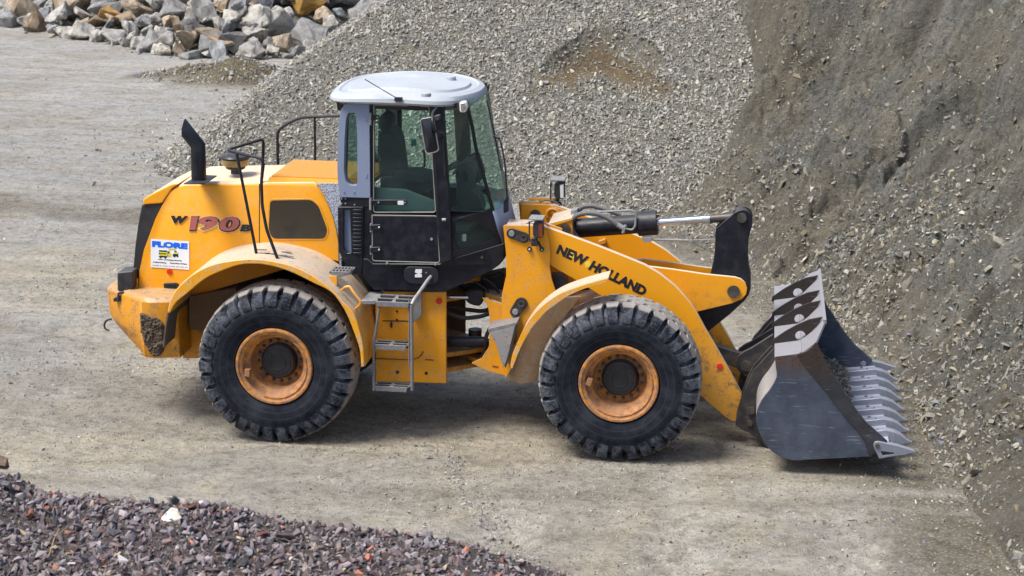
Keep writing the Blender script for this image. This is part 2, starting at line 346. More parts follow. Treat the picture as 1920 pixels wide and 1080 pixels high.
# ------------------------------------------------------------------ noise and terrain heights
def _h(ix, iy, s):
    n = (ix*374761393+iy*668265263+s*1442695041) & 0xffffffff
    n = ((n ^ (n >> 13))*1274126177) & 0xffffffff
    return ((n ^ (n >> 16)) & 0xffff)/65535.
def vn(x, y, s=0):
    ix, iy = np.floor(x).astype(np.int64), np.floor(y).astype(np.int64); fx, fy = x-ix, y-iy
    fx = fx*fx*(3-2*fx); fy = fy*fy*(3-2*fy)
    return (_h(ix, iy, s)*(1-fx)+_h(ix+1, iy, s)*fx)*(1-fy)+(_h(ix, iy+1, s)*(1-fx)+_h(ix+1, iy+1, s)*fx)*fy
def fbm(x, y, o=4, s=0, g=.5):
    a, t, v = 1., 0., 0.
    for i in range(o): v = v+a*(vn(x*2**i+i*17.3, y*2**i-i*9.1, s+i)-.5); t += a; a *= g
    return v/t
def ss(a, b, x): t = np.clip((x-a)/(b-a), 0, 1); return t*t*(3-2*t)
def sdf(poly, X, Y):     # + inside
    d = np.full(X.shape, 1e9); ins = np.zeros(X.shape, bool); m = len(poly)
    for i in range(m):
        ax, ay = poly[i]; bx, by = poly[(i+1) % m]; ex, ey = bx-ax, by-ay
        t = np.clip(((X-ax)*ex+(Y-ay)*ey)/(ex*ex+ey*ey), 0, 1); d = np.minimum(d, np.hypot(X-ax-t*ex, Y-ay-t*ey))
        c = (ay > Y) != (by > Y)
        with np.errstate(divide='ignore', invalid='ignore'): ins ^= c & (X < (bx-ax)*(Y-ay)/(by-ay if by != ay else 1e-9)+ax)
    return np.where(ins, d, -d)
BANK = [(8.2,-9),(7.2,-3.2),(6.95,-1.6),(6.62,.6),(6.35,2.2),(5.9,4.6),(5.2,6.9),(4.3,9.0),(3.55,10.6),(3.3,12.2),(3.85,13.2),(4.35,14.0),(3.95,15.4),(3.4,17.5),(2.9,20),(2.4,60),(60,60),(60,-9)]
HEAP = [(-5.95,14.9),(-5.5,13.6),(-4.6,12.9),(-2,12.5),(1,12.2),(6,12.0),(30,12),(30,70),(-4.4,70),(-5.6,30),(-6.2,18)]
RUB = [(-26,39.5),(-19.5,36.3),(-17,34.6),(-14.5,32.6),(-12,31),(-10.6,29.3),(-8.8,28.6),(-7.4,29.2),(-6.4,30.5),(-3,32),(0,60),(-40,70)]
TRK = [(5.95, .16), (4.35, .10), (2.75, .05)]
def trk(X, Y, x0, sl): return np.exp(-(((X-x0-sl*Y)/.30)**6))*(1-ss(-1.5, -.9, Y+.5*fbm(X*2, Y*2, 2, 44)))*ss(-.2, .12, .15+fbm(X*1.1, Y*1.1, 3, 45))
def h_ground(X, Y):
    z = .06*fbm(X*.35, Y*.35, 3, 5)+.04*fbm(X*1.8, Y*2.6, 5, 9, .6)+.03*(np.abs(2*vn(X*.5+Y*.9+fbm(X, Y, 2, 6), Y*.25-X*.3, 15)-1)-.5)
    near = np.exp(-(((X-1.7)/4.2)**4+((Y-1.3)/2.2)**4))
    z = z*(1-.75*near)-.012*near
    z += .55*np.clip(1-np.hypot((X+7.4)/2.6, (Y-25.3)/1.6), 0, 1)*(.8+.8*fbm(X*2, Y*2, 3, 3))          # small earth mound
    # tread prints in the track at the lower right
    for x0, sl in TRK: m = trk(X, Y, x0, sl); z += -.06*m*(.5+.5*np.sin(Y*21+2*np.abs((X-x0-sl*Y)*9)+fbm(X*3, Y*3, 2, 4)*5))
    m = np.exp(-(((X-4.55-.15*Y)/.3)**4))*ss(-5.5, -4.6, Y)*(1-ss(-1.4, -.8, Y)); z += -.045*m*(.5+.5*np.sin(Y*20+X*7+2*fbm(X*3, Y*3, 2, 4)*6))
    m = np.exp(-(((X-4.2+.12*(Y+2))/.22)**4))*(1-ss(-.2, .5, Y)); z += -.012*m
    return z
def h_bank0(X, Y):
    d = sdf(BANK, X, Y)+.25*fbm(X*.9, Y*.9, 3, 21)
    k = ss(12.3, 14.2, Y)
    base = np.where(d > 0, d*(.74+.0*k), d*.9)
    steep = np.clip(d, 0, .65)*5.2+np.clip(d-.65, 0, 99)*.8
    z = base*(1-k)+np.where(d > 0, steep, d)*k
    z = z*(1-.10*ss(2, 5, d)) + .9*ss(2.6, 3.6, d-.12*(Y-4))*ss(2, 6, Y)*.55      # upper scarp
    amp = ss(0, .8, d)
    t = X*.55+Y*.83; u = X*.83-Y*.55
    z += amp*(.60*fbm(t*1.0, u*.35, 4, 31)+.75*fbm(t*2.6, u*1.1, 5, 37, .6)+.42*fbm(X*5, Y*5, 5, 41, .75))
    rid = 1-np.abs(2*vn(t*1.7+fbm(X, Y, 2, 8)*1.5, u*.45, 55)-1); z += amp*.20*(rid-.5)*(.5+k)
    t2 = -.35*X+.94*Y; u2 = .94*X+.35*Y; w_ = .35*fbm(X*.8, Y*.8, 3, 301)
    z += amp*(.36*fbm((t2+w_)*3.2, u2*.5, 3, 303, .6)+.10*fbm((t2+w_)*11, u2*1.3, 3, 307, .6))
    return z
def ledge(X, Y, z, pl, depth, wid):
    best = np.full(X.shape, 1e9); side = np.zeros(X.shape)
    for (ax, ay), (bx, by) in zip(pl, pl[1:]):
        ex, ey = bx-ax, by-ay; l2 = ex*ex+ey*ey; t = np.clip(((X-ax)*ex+(Y-ay)*ey)/l2, 0, 1); dd = np.hypot(X-ax-t*ex, Y-ay-t*ey)
        c = (ex*(Y-ay)-ey*(X-ax))/math.sqrt(l2); m = dd < best; best = np.where(m, dd, best); side = np.where(m, c, side)
    n = .5*fbm(X*3, Y*3, 3, 91); e0 = np.minimum(np.hypot(X-pl[0][0], Y-pl[0][1]), np.hypot(X-pl[-1][0], Y-pl[-1][1]))
    return z - depth*1.25*(1+2.2*n)*np.exp(-best/(wid*2.2))*ss(-.03, .05, side+.15*fbm(X*4, Y*4, 3, 93))*ss(0, .5, e0)
LEDGES = []
def h_bank(X, Y):
    z = h_bank0(X, Y)
    for pl, dp, wd in LEDGES: z = ledge(X, Y, z, pl, dp, wd)
    return z
def h_heap(X, Y):
    d = sdf(HEAP, X, Y)+.25*fbm(X*.5, Y*.5, 3, 61)
    z = np.where(d > 0, d*.70, d)
    z += ss(0, .6, d)*(.10*fbm(X*1.3, Y*1.3, 4, 67))
    cx, cy = SC; u = X-cx; q = np.hypot(u/1.1, (Y-cy-.25+.4*u*u)/.42); z -= .42*np.clip(1-q, 0, 1)**.5*(Y > 0)              # dug scar
    return z
def h_rub(X, Y):
    d = sdf(RUB, X, Y); return np.where(d > 0, d*.5, d)+.1*fbm(X, Y, 3, 71)-.25
FC = [(x, y-(13 if x < 900 else 20)) for x, y in [(-60,860),(0,884),(25,893),(60,918),(130,927),(250,934),(400,941),(500,965),(600,983),(700,992),(800,1001),(900,1028),(980,1049),(1080,1082),(1180,1120),(1400,1260)]]
FY = -7.2
_fc = [P(x, y, Y=FY) for x, y in FC]
def h_fore(X, Y):
    c = np.interp(X, [p.x for p in _fc], [p.z for p in _fc])
    z = np.where(Y > FY, c-(Y-FY)*.72, c+(Y-FY)*.16)
    r = np.abs(Y-FY); z = z-.05*np.exp(-(r/.2)**2)
    return z+.06*fbm(X*1.8, Y*1.8, 3, 81)-.02
SC = (0, 0)
_q = P(1130, 108, Z=0)
def march(px, py, hf, t0=8, t1=60, n=1600):
    d = ray(px, py); t = np.linspace(t0, t1, n); X, Y, Z = _C.x+d.x*t, _C.y+d.y*t, _C.z+d.z*t
    k = np.nonzero(Z < hf(X, Y))[0]
    return Vector((X[k[0]], Y[k[0]], Z[k[0]])) if len(k) else None
SC = (50, 50); _s = march(1135, 112, h_heap); SC = (_s.x, _s.y)
for pts_, dp_, wd_ in [([(1600, 330), (1660, 275), (1705, 232), (1760, 172), (1835, 128), (1880, 145), (1915, 160)], .30, .45), ([(1490, 415), (1550, 350), (1605, 310), (1650, 282)], .20, .35), ([(1620, 110), (1700, 60), (1790, 30)], .22, .5), ([(1440, 60), (1470, 130), (1500, 190)], .16, .3), ([(1790, 170), (1780, 110), (1800, 50)], .2, .3), ([(1700, 600), (1790, 560), (1900, 570)], .18, .6), ([(1500, 560), (1580, 500), (1700, 455)], .12, .4)]:
    q_ = [march(x, y, h_bank0) for x, y in pts_]; q_ = [(p.x, p.y) for p in q_ if p is not None]
    if len(q_) > 1: LEDGES.append((q_[::-1], dp_, wd_))
def grid(name, xs, ys, hf, mat, lo=-.4, af=None):
    X, Y = np.meshgrid(xs, ys); Z = hf(X, Y); Z = np.maximum(Z, lo) if lo is not None else Z
    n, m = X.shape; V = np.stack([X, Y, Z], -1).reshape(-1, 3).astype(np.float32)
    A = np.stack(list(af(X, Y))+[np.ones_like(X)], -1).reshape(-1, 4) if af else None
    i = np.arange(n*m).reshape(n, m); F = np.stack([i[:-1, :-1], i[:-1, 1:], i[1:, 1:], i[1:, :-1]], -1).reshape(-1, 4)
    if lo is not None:
        zz = V[:, 2][F].max(1); F = F[zz > lo+.005]
        used = np.unique(F); mp = np.zeros(n*m, int); mp[used] = np.arange(len(used)); V = V[used]; F = mp[F]
        if A is not None: A = A[used]
    return rawmesh(name, V, F, mat, A)
def rawmesh(name, V, F, mat, colr=None, smooth=True):
    me = bpy.data.meshes.new(name); k = F.shape[1]
    me.vertices.add(len(V)); me.vertices.foreach_set('co', V.astype(np.float32).ravel())
    me.loops.add(F.size); me.loops.foreach_set('vertex_index', F.astype(np.int32).ravel())
    me.polygons.add(len(F)); me.polygons.foreach_set('loop_start', np.arange(0, F.size, k, dtype=np.int32)); me.polygons.foreach_set('loop_total', np.full(len(F), k, np.int32))
    me.polygons.foreach_set('use_smooth', np.full(len(F), smooth))
    me.update(calc_edges=True)
    if colr is not None:
        a = me.color_attributes.new('col', 'FLOAT_COLOR', 'POINT'); a.data.foreach_set('color', colr.astype(np.float32).ravel())
    me.materials.append(mat); o = bpy.data.objects.new(name, me); col.objects.link(o); return o
# stone templates
def hull(seed, n=11, flat=(1, .75, .5)):
    rg = random.Random(seed); b = bmesh.new()
    for i in range(n):
        v = Vector((rg.gauss(0, 1), rg.gauss(0, 1), rg.gauss(0, 1))).normalized()*rg.uniform(.8, 1.05)
        b.verts.new((v.x*flat[0], v.y*flat[1], v.z*flat[2]))
    r = bmesh.ops.convex_hull(b, input=b.verts); bmesh.ops.delete(b, geom=list(set(r['geom_interior'])), context='VERTS')
    bmesh.ops.triangulate(b, faces=b.faces); b.verts.ensure_lookup_table()
    V = np.array([v.co[:] for v in b.verts]); F = np.array([[v.index for v in f.verts] for f in b.faces]); b.free(); return V, F
TPL = [hull(100+i, 9, (1, .45+.07*(i % 6), .34+.06*(i % 5))) for i in range(14)]
def stones(name, pts, sizes, pal, seed, mat, flatrot=.9, pw=None, bright=.35):
    g = np.random.default_rng(seed); n = len(pts); Vs, Fs, Cs = [], [], []; off = 0
    which = g.integers(0, len(TPL), n); pal = np.array(pal); pc = pal[g.choice(len(pal), n, p=pw)]*(1+bright*g.uniform(-1, 1, (n, 1)))
    for k, (tv, tf) in enumerate(TPL):
        ix = np.nonzero(which == k)[0]; m = len(ix)
        if not m: continue
        a = g.uniform(0, 2*np.pi, m); b = g.normal(0, flatrot, m); c = g.normal(0, flatrot, m)
        ca, sa, cb, sb, cc, sc = np.cos(a), np.sin(a), np.cos(b), np.sin(b), np.cos(c), np.sin(c)
        Rm = np.stack([np.stack([ca*cb, ca*sb*sc-sa*cc, ca*sb*cc+sa*sc], -1), np.stack([sa*cb, sa*sb*sc+ca*cc, sa*sb*cc-ca*sc], -1), np.stack([-sb, cb*sc, cb*cc], -1)], -2)
        V = np.einsum('mij,vj->mvi', Rm, tv)*sizes[ix][:, None, None]+pts[ix][:, None, :]
        Vs.append(V.reshape(-1, 3)); Fs.append((tf[None]+(np.arange(m)*len(tv))[:, None, None]+off).reshape(-1, 3)); off += m*len(tv)
        Cs.append(np.repeat(np.concatenate([pc[ix], np.ones((m, 1))], 1), len(tv), 0))
    return rawmesh(name, np.concatenate(Vs), np.concatenate(Fs), mat, np.concatenate(Cs), smooth=False)
def vcolmat(name, rough=.9, sc=60, dust=(.3, .27, .22, 1), da=.25):
    s = N(name); a = s.new('ShaderNodeVertexColor', layer_name='col'); n = s.noise(sc, 5, .65)
    c = s.mix(s.ramp(n, .3, .75, 0, .5), a.outputs[0], s.mix(1., a.outputs[0], (.55, .53, .5, 1), 'MULTIPLY'))
    c = s.mix(s.ramp(s.noise(3, 3), .4, .7, 0, da), c, dust)
    return s.end(c, rough, s.bump(n, .4, .004), spec=.3)
M['stone'] = vcolmat('crushed_stone')
# ------------------------------------------------------------------ terrain materials
s = N('packed_gravel_ground'); pos = s.co
at = s.new('ShaderNodeVertexColor', layer_name='col'); sa = s.new('ShaderNodeSeparateColor'); s.L(at.outputs[0], sa.inputs[0])
a = s.noise(.22, 4, .6); b = s.noise(1.1, 7, .65); c3 = s.noise(8, 8, .75); c4 = s.noise(55, 6, .75); st = s.noise(1.3, 6, .7, stretch=(.55, 1.5, 1)); m6 = s.noise(3.2, 8, .7, stretch=(.9, 1.0, 1))
sx = s.new('ShaderNodeSeparateXYZ'); s.L(pos, sx.inputs[0])
mixv = s.math('ADD', s.math('MULTIPLY', a, .9), s.math('ADD', s.math('MULTIPLY', b, .5), s.math('MULTIPLY', sx.outputs[1], .014)))
cc = s.mix(s.ramp(mixv, .62, .9), (.75, .67, .52, 1), (.60, .59, .57, 1))
cc = s.mix(s.ramp(s.noise(.45, 6, .65), .47, .62, 0, .7), cc, (.50, .455, .385, 1))
cc = s.mix(s.ramp(st, .42, .68, 0, .55), cc, (.40, .345, .26, 1))
cc = s.mix(s.ramp(s.noise(.7, 7, .7, stretch=(.3, 1.6, 1)), .5, .66, 0, .7), cc, (.74, .69, .60, 1))
cc = s.mix(s.ramp(s.noise(.9, 5, .6), .54, .72, 0, .6), cc, (.62, .58, .49, 1))
cc = s.mix(sa.outputs[0], cc, s.mix(b, (.26, .225, .16, 1), (.36, .325, .25, 1)))
cc = s.mix(sa.outputs[1], cc, (.20, .165, .095, 1))
cc = s.mix(sa.outputs[2], cc, (.80, .75, .66, 1))
cc = s.mix(s.ramp(m6, .45, .66, 0, .55), cc, s.mix(1., cc, (.56, .54, .52, 1), 'MULTIPLY'))
cc = s.mix(s.ramp(c3, .47, .62, 0, .65), cc, s.mix(1., cc, (.52, .50, .49, 1), 'MULTIPLY'))
cc = s.mix(s.ramp(c3, .44, .3, 0, .35), cc, (.52, .49, .43, 1))
vv = s.vor(30, out='Color'); vd = s.vor(30); bw = s.new('ShaderNodeRGBToBW'); s.L(vv, bw.inputs[0])
pb = s.math('MULTIPLY', s.ramp(vd, .55, .30), s.ramp(bw.outputs[0], .50, .56))
cc = s.mix(s.math('MULTIPLY', pb, .6), cc, (.54, .52, .48, 1))
cc = s.mix(s.ramp(c4, .5, .62, 0, .6), cc, s.mix(1., cc, (.45, .43, .42, 1), 'MULTIPLY'))
nb = s.bump(c4, 1., .03); nb = s.bump(pb, .8, .03, nb); nb = s.bump(c3, 1., .14, nb)
M['ground'] = s.end(cc, .95, nb, spec=.2)
def soil(name, c1, c2, c5, sc=1., stretch=None, scar=False, stria=False):
    s = N(name); a = s.noise(.8*sc, 7, .65); b = s.noise(5*sc, 8, .7); c = s.noise(42*sc, 7, .75)
    d = s.noise(1.4*sc, 6, .7, stretch=stretch or (1, 1, 1))
    q = s.mix(s.ramp(a, .35, .65), c1, c2); q = s.mix(s.ramp(d, .45, .68, 0, .8), q, c5)
    if stria:
        at = s.new('ShaderNodeVertexColor', layer_name='col'); sa = s.new('ShaderNodeSeparateColor'); s.L(at.outputs[0], sa.inputs[0])
        q = s.mix(s.ramp(sa.outputs[0], .5, .85, 0, .8), q, (.40, .39, .35, 1)); q = s.mix(s.ramp(sa.outputs[0], .5, .15, 0, .75), q, (.15, .135, .105, 1))  # relief shading painted in: lighter ridges, darker hollows along the striations
        q = s.mix(s.math('MULTIPLY', sa.outputs[1], .6), q, (.33, .285, .195, 1)); q = s.mix(s.math('MULTIPLY', sa.outputs[2], .5), q, (.25, .21, .15, 1))
    if scar: at = s.new('ShaderNodeVertexColor', layer_name='col'); q = s.mix(at.outputs[0], q, (.27, .20, .115, 1))
    q = s.mix(s.ramp(b, .5, .72, 0, .6), q, s.mix(1., q, (.5, .47, .44, 1), 'MULTIPLY'))
    vv = s.vor(30*sc, out='Color'); vd = s.vor(30*sc); bw = s.new('ShaderNodeRGBToBW'); s.L(vv, bw.inputs[0])
    pb = s.math('MULTIPLY', s.ramp(vd, .55, .25), s.ramp(bw.outputs[0], .5, .58))
    q = s.mix(s.math('MULTIPLY', pb, .5), q, (.36, .35, .31, 1))
    q = s.mix(s.ramp(c, .5, .66, 0, .6), q, s.mix(1., q, (.42, .4, .38, 1), 'MULTIPLY'))
    e = s.noise(14*sc, 9, .8); rk = s.vor(9*sc, feat='DISTANCE_TO_EDGE', co=s.warp(6*sc, .25)); cl = s.ramp(a, .42, .6)
    q = s.mix(s.math('MULTIPLY', s.ramp(rk, .06, .0), s.math('MULTIPLY', cl, .55)), q, (.06, .05, .038, 1))  # shade of crevices put into the colour as dark crack lines
    q = s.mix(s.ramp(e, .56, .70, 0, .6), q, s.mix(1., q, (.4, .38, .36, 1), 'MULTIPLY')); q = s.mix(s.ramp(e, .44, .3, 0, .5), q, tuple(min(1, x*1.55) for x in c1[:3])+(1,))
    nb = s.bump(c, 1., .04); nb = s.bump(pb, .7, .03, nb); nb = s.bump(e, 1., .14, nb); nb = s.bump(b, 1., .2, nb)
    return s.end(q, .97, nb, spec=.15)
M['bank'] = soil('shale_bank_soil', (.235, .222, .18, 1), (.225, .226, .205, 1), (.33, .295, .225, 1), stretch=(1.6, .8, .5), stria=True)
M['heap'] = soil('gravel_heap_fines', (.31, .30, .26, 1), (.34, .325, .285, 1), (.34, .31, .24, 1), scar=True)
M['foresoil'] = soil('rubble_heap_fines', (.20, .165, .16, 1), (.23, .20, .195, 1), (.24, .175, .15, 1), 2.)
# ------------------------------------------------------------------ terrain
def scar_m(X, Y):
    cx, cy = SC; u = X-cx; v = Y-cy; q = np.hypot(u/1.02, (v-.05+.45*u*u)/.52)+1.1*fbm(X*2.6, Y*3.4, 4, 7); q2 = np.hypot((u-.78+.1*v)/.13, (v+.35)/.55)+.7*fbm(X*4, Y*4, 3, 9)
    return np.maximum(ss(1.45, .55, q), .8*ss(1.2, .5, q2))
def stri(X, Y):
    t = -.35*X+.94*Y; u = .94*X+.35*Y; w_ = .35*fbm(X*.8, Y*.8, 3, 301)
    return .5+.62*fbm((t+w_)*3.2, u*.5, 3, 303, .6)+.62*fbm((t+w_)*11, u*1.3, 3, 307, .6)
def bank_attr(X, Y):
    d = sdf(BANK, X, Y); k = ss(10.5, 13, Y)
    ochre = np.clip(k*ss(2.2, .6, d+fbm(X*1.5, Y*1.5, 3, 311)*2)*(.5+1.6*fbm(X*2.2, Y*2.2, 4, 313)), 0, 1)
    brown = np.clip(ss(2.0, .3, d+1.6*fbm(X*.8, Y*.8, 3, 317))*(1-k)*.8+1.6*fbm(X*.7, Y*.7, 4, 319)-.25, 0, 1)
    return np.clip(stri(X, Y), 0, 1), ochre, brown
def ground_attr(X, Y):
    nz = fbm(X*.9, Y*.9, 4, 13)
    bk = ss(-1.5, -.1, sdf(BANK, X, Y)+1.1*nz)
    em = ss(.0, .3, 1-np.hypot((X+7.4)/2.8, (Y-25.3)/1.7)+.5*nz)
    em = np.maximum(em, .55*ss(.0, .6, 1-np.hypot((X+7.6)/5.2, (Y-10.6)/1.1)+1.2*nz))
    sn = lambda ph: .5+.5*np.sin(Y*20+ph+2*fbm(X*3, Y*3, 2, 4)*6)
    tr = 0*X
    for x0, sl in TRK: tr = np.maximum(tr, trk(X, Y, x0, sl)*(.3+.7*(.5-.5*np.sin(Y*21+2*np.abs((X-x0-sl*Y)*9)+fbm(X*3, Y*3, 2, 4)*5))))  # tread ridges painted pale, colour in place of light catching them
    tr = np.maximum(tr, .6*np.exp(-(((X-4.55-.15*Y)/.3)**4))*ss(-5.5, -4.6, Y)*(1-ss(-1.4, -.8, Y))*sn(X*7))
    tr = np.maximum(tr, .5*np.exp(-(((X-4.2+.12*(Y+2)+.3*nz)/.25)**4))*(1-ss(-.2, .5, Y)))
    for y0, wd in ((-1.25, .16), (-.75, .10), (4.6, .2), (7.4, .25)):
        tr = np.maximum(tr, .55*np.exp(-(((Y-y0-.35*np.sin(X*.35+y0)-.2*nz)/wd)**2))*ss(.02, .2, .2+fbm(X*.5, Y*2, 3, 71)))
    pale = .8*np.exp(-((X+8.6)**2/1.6+((Y-27.6)/.7)**2))
    bk = np.maximum(bk, .35*np.exp(-(((Y+1.0-.35*np.sin(X*.35-1.25)-.2*nz)/.10)**2))*ss(.0, .2, .1+fbm(X*.6, Y*2, 3, 72)))
    return bk, em, np.clip(np.maximum(tr, pale), 0, 1)
def dens(a, b, n0, lo, hi, k): # spacing: fine between lo..hi
    l = list(np.arange(lo, hi, n0)); x = lo; st = n0
    while x > a: st *= k; x -= st; l.insert(0, x)
    x = hi; st = n0
    while x < b: l.append(x); st *= k; x += st
    return np.array(l)
g = grid('ground', dens(-300, 300, .07, -8, 8, 1.06), dens(-60, 400, .07, -6.5, 13, 1.05), lambda X, Y: h_ground(X, Y)*(np.abs(X) < 60), M['ground'], lo=None, af=ground_attr); tag(g, kind='structure')
g = grid('earth_bank', np.concatenate([np.arange(2.6, 11.5, .038), np.arange(11.5, 22, .12)]), np.concatenate([np.arange(-9, -5, .12), np.arange(-5, 19, .038), np.arange(19, 30, .15)]), h_bank, M['bank'], lo=-.15, af=bank_attr); tag(g, kind='structure')
g = grid('gravel_slope', np.arange(-7.5, 9, .08), np.arange(11, 32, .08), h_heap, M['heap'], lo=-.15, af=lambda X, Y: (scar_m(X, Y),)*3); tag(g, kind='structure')
g = grid('rubble_slope', np.arange(-40, 2, .4), np.arange(27, 66, .4), h_rub, M['heap'], lo=-.15); tag(g, kind='structure')
g = grid('rubble_mound', np.arange(-4.5, 6.5, .05), np.arange(-11.5, -2.5, .05), h_fore, M['foresoil'], lo=-.1); tag(g, kind='structure')
# ------------------------------------------------------------------ scattered gravel
def vis(X, Y, Z, mg=60):
    D = np.stack([X-_C.x, Y-_C.y, Z-_C.z], -1); z = D@np.array(_f); x = 960+FOC*(D@np.array(_r))/z; y = 540-FOC*(D@np.array(_u))/z
    return (x > -mg) & (x < 1920+mg) & (y > -mg) & (y < 1080+mg), x, y
def scatter(n, x0, x1, y0, y1, hf, seed, lo=None, hi=None, med=.03, sig=.35, mx=.2, sink=.2, keep=None):
    g = np.random.default_rng(seed); X = g.uniform(x0, x1, n); Y = g.uniform(y0, y1, n); Z = hf(X, Y)
    sz = np.minimum(med*np.exp(g.normal(0, sig, n)), mx); ok, px, py = vis(X, Y, Z, 400)
    if lo is not None: ok &= Z > lo
    if keep is not None: ok &= keep(X, Y, Z, px, py, g)
    return np.stack([X, Y, Z+sz*sink], -1)[ok], sz[ok]
other = lambda X, Y: np.maximum(h_ground(X, Y), h_bank(X, Y))
LIME = [(.37, .355, .31), (.33, .32, .29), (.28, .275, .26), (.43, .41, .36), (.34, .31, .245), (.22, .22, .21)]
def khp(X, Y, Z, px, py, g):
    p = 1-.86*scar_m(X, Y); f = fbm(X*.7, Y*.9, 4, 77); p = p*(1-.5*ss(.02, .25, f))
    return (Z > other(X, Y)-.02) & (g.random(len(X)) < p)
p, z = scatter(125000, -6.6, 5.5, 12, 20, h_heap, 1, lo=.0, med=.029, sig=.42, mx=.09, keep=khp)
tag(stones('gravel', p, z, LIME, 2, M['stone']), 'pale crushed limestone gravel covering the tall heap behind the loader', 'gravel', kind='stuff')
# stones rolled off the heap, along its foot
p, z = scatter(5000, -8, 4, 9.5, 24, h_ground, 3, med=.035, keep=lambda X, Y, Z, px, py, g: (sdf(HEAP, X, Y) < .1) & (g.random(len(X)) < np.exp(sdf(HEAP, X, Y)*1.6)))
p2, z2 = scatter(60000, -22, 9, -5.5, 40, h_ground, 4, med=.0125, sig=.45, mx=.035, keep=lambda X, Y, Z, px, py, g: (fbm(X*.6, Y*.6, 4, 99)+.12*g.random(len(X)) > .06) & (h_bank(X, Y) < 0) & (h_fore(X, Y) < 0) & (Y < 30))
p3, z3 = scatter(70000, -5, 8.5, -5, 8, h_ground, 14, med=.0085, sig=.5, mx=.035, keep=lambda X, Y, Z, px, py, g: (fbm(X*.9, Y*.9, 4, 199)+.25*g.random(len(X)) > .10) & (h_bank(X, Y) < 0) & (h_fore(X, Y) < 0))
p4, z4 = scatter(16000, 2, 8, -6, 13, h_ground, 15, med=.016, sig=.5, mx=.038, keep=lambda X, Y, Z, px, py, g: (sdf(BANK, X, Y) < .25) & (g.random(len(X)) < np.exp((sdf(BANK, X, Y)-.1)*3)))
p6, z6 = scatter(9000, 1.2, 3.8, -4.5, .3, h_ground, 17, med=.012, sig=.5, mx=.04, keep=lambda X, Y, Z, px, py, g: (np.abs(X-(1.85-.42*(Y+.3))) < .12+.3*np.abs(fbm(X*3, Y*3, 3, 23))) & (h_fore(X, Y) < 0))
p5, z5 = scatter(3500, -10.2, -4.6, 23.5, 27, h_ground, 16, med=.035, sig=.4, mx=.09, keep=lambda X, Y, Z, px, py, g: Z > .04)
tag(stones('loose_gravel', np.concatenate([p, p2, p3, p4, p5, p6]), np.concatenate([z, z2, z3, z4, z5, z6]), [(.42, .39, .33), (.34, .32, .28), (.26, .26, .25), (.48, .45, .39), (.30, .25, .17), (.24, .26, .29)], 5, M['stone']), 'small loose gravel strewn over the packed quarry floor', 'gravel', kind='stuff')
def kb(X, Y, Z, px, py, g):
    f = fbm(X*.8, Y*.8, 4, 17)+.25*g.random(len(X)); low = sdf(BANK, X, Y) < 2.2+fbm(X*.6, Y*.6, 3, 4)*3
    return (Z > h_heap(X, Y)-.03) & ((f > .16) | (low & (f > .02)))
p, z = scatter(110000, 3, 13, -6, 20, h_bank, 6, lo=0, med=.019, sig=.5, mx=.08, sink=.1, keep=kb)
_a = march(1640, 475, h_bank0); _b = march(1800, 740, h_bank0); _c = march(1330, 430, h_bank0)
SHALE = [(.32, .31, .27), (.25, .245, .22), (.38, .36, .31), (.28, .24, .165), (.21, .235, .28), (.17, .17, .165)]
pp, zz_ = [p], [z]
for q_, rad, cnt, md_ in ((_a, 1.9, 9000, .026), (_b, 1.7, 5000, .024), (_c, 1.2, 2500, .03)):
    a_, b_ = scatter(cnt, q_.x-rad, q_.x+rad, q_.y-rad, q_.y+rad, h_bank, 33, lo=0, med=md_, sig=.5, mx=.09, sink=.1, keep=lambda X, Y, Z, px, py, g: np.hypot(X-q_.x, Y-q_.y)/rad+.9*fbm(X*1.6, Y*1.6, 3, 5) < .75*g.random(len(X))**.5+.15); pp.append(a_); zz_.append(b_)
p, z = np.concatenate(pp), np.concatenate(zz_)
tag(stones('shale_debris', p, z, SHALE, 7, M['stone'], pw=[.27, .25, .15, .2, .05, .08]), 'loose grey brown shale chips lying on the earth bank', 'shale', kind='stuff')
g_ = np.random.default_rng(77)
p, z = scatter(26000, 3, 13, -6, 20, h_bank, 78, lo=0, med=.034, sig=.55, mx=.15, sink=-.15, keep=lambda X, Y, Z, px, py, g: (Z > h_heap(X, Y)) & (fbm(X*1.1, Y*1.1, 4, 401)+.35*g.random(len(X)) > .22-.12*ss(2.5, .3, sdf(BANK, X, Y))))
p2, z2 = scatter(3500, 3, 9, -6, 10, h_ground, 79, med=.022, sig=.5, mx=.07, sink=-.1, keep=lambda X, Y, Z, px, py, g: (sdf(BANK, X, Y) < .2) & (g.random(len(X)) < np.exp((sdf(BANK, X, Y)-.1)*2.5)))
tag(stones('soil_clods', np.concatenate([p, p2]), np.concatenate([z, z2]), [(.235, .215, .17), (.20, .185, .15), (.26, .24, .195), (.22, .185, .125)], 80, M['stone'], bright=.2), 'earthy clods crumbled over the face and foot of the bank', 'earth', kind='stuff')
BRK = [(.23, .19, .20), (.18, .16, .18), (.29, .255, .265), (.14, .10, .105), (.25, .165, .15), (.48, .44, .44), (.40, .16, .10), (.08, .08, .09), (.40, .31, .21)]
p, z = scatter(30000, -4.2, 5, -9.9, -6.9, h_fore, 8, med=.025, sig=.45, mx=.05, sink=.25, keep=lambda X, Y, Z, px, py, g: (px < 700+500*g.random(len(X))))
p2, z2 = scatter(30000, -4.2, 5, -9.9, -6.9, h_fore, 9, med=.0085, sig=.4, mx=.03, sink=.2)
p3, z3 = scatter(16000, -4.2, 6, -11.4, -9.9, h_fore, 18, med=.022, sig=.5, mx=.05, sink=.2); p4, z4 = scatter(9000, -4.4, 6, -6.95, -3.4, h_fore, 19, lo=0., med=.022, sig=.5, mx=.05, sink=.2)
_old = vis
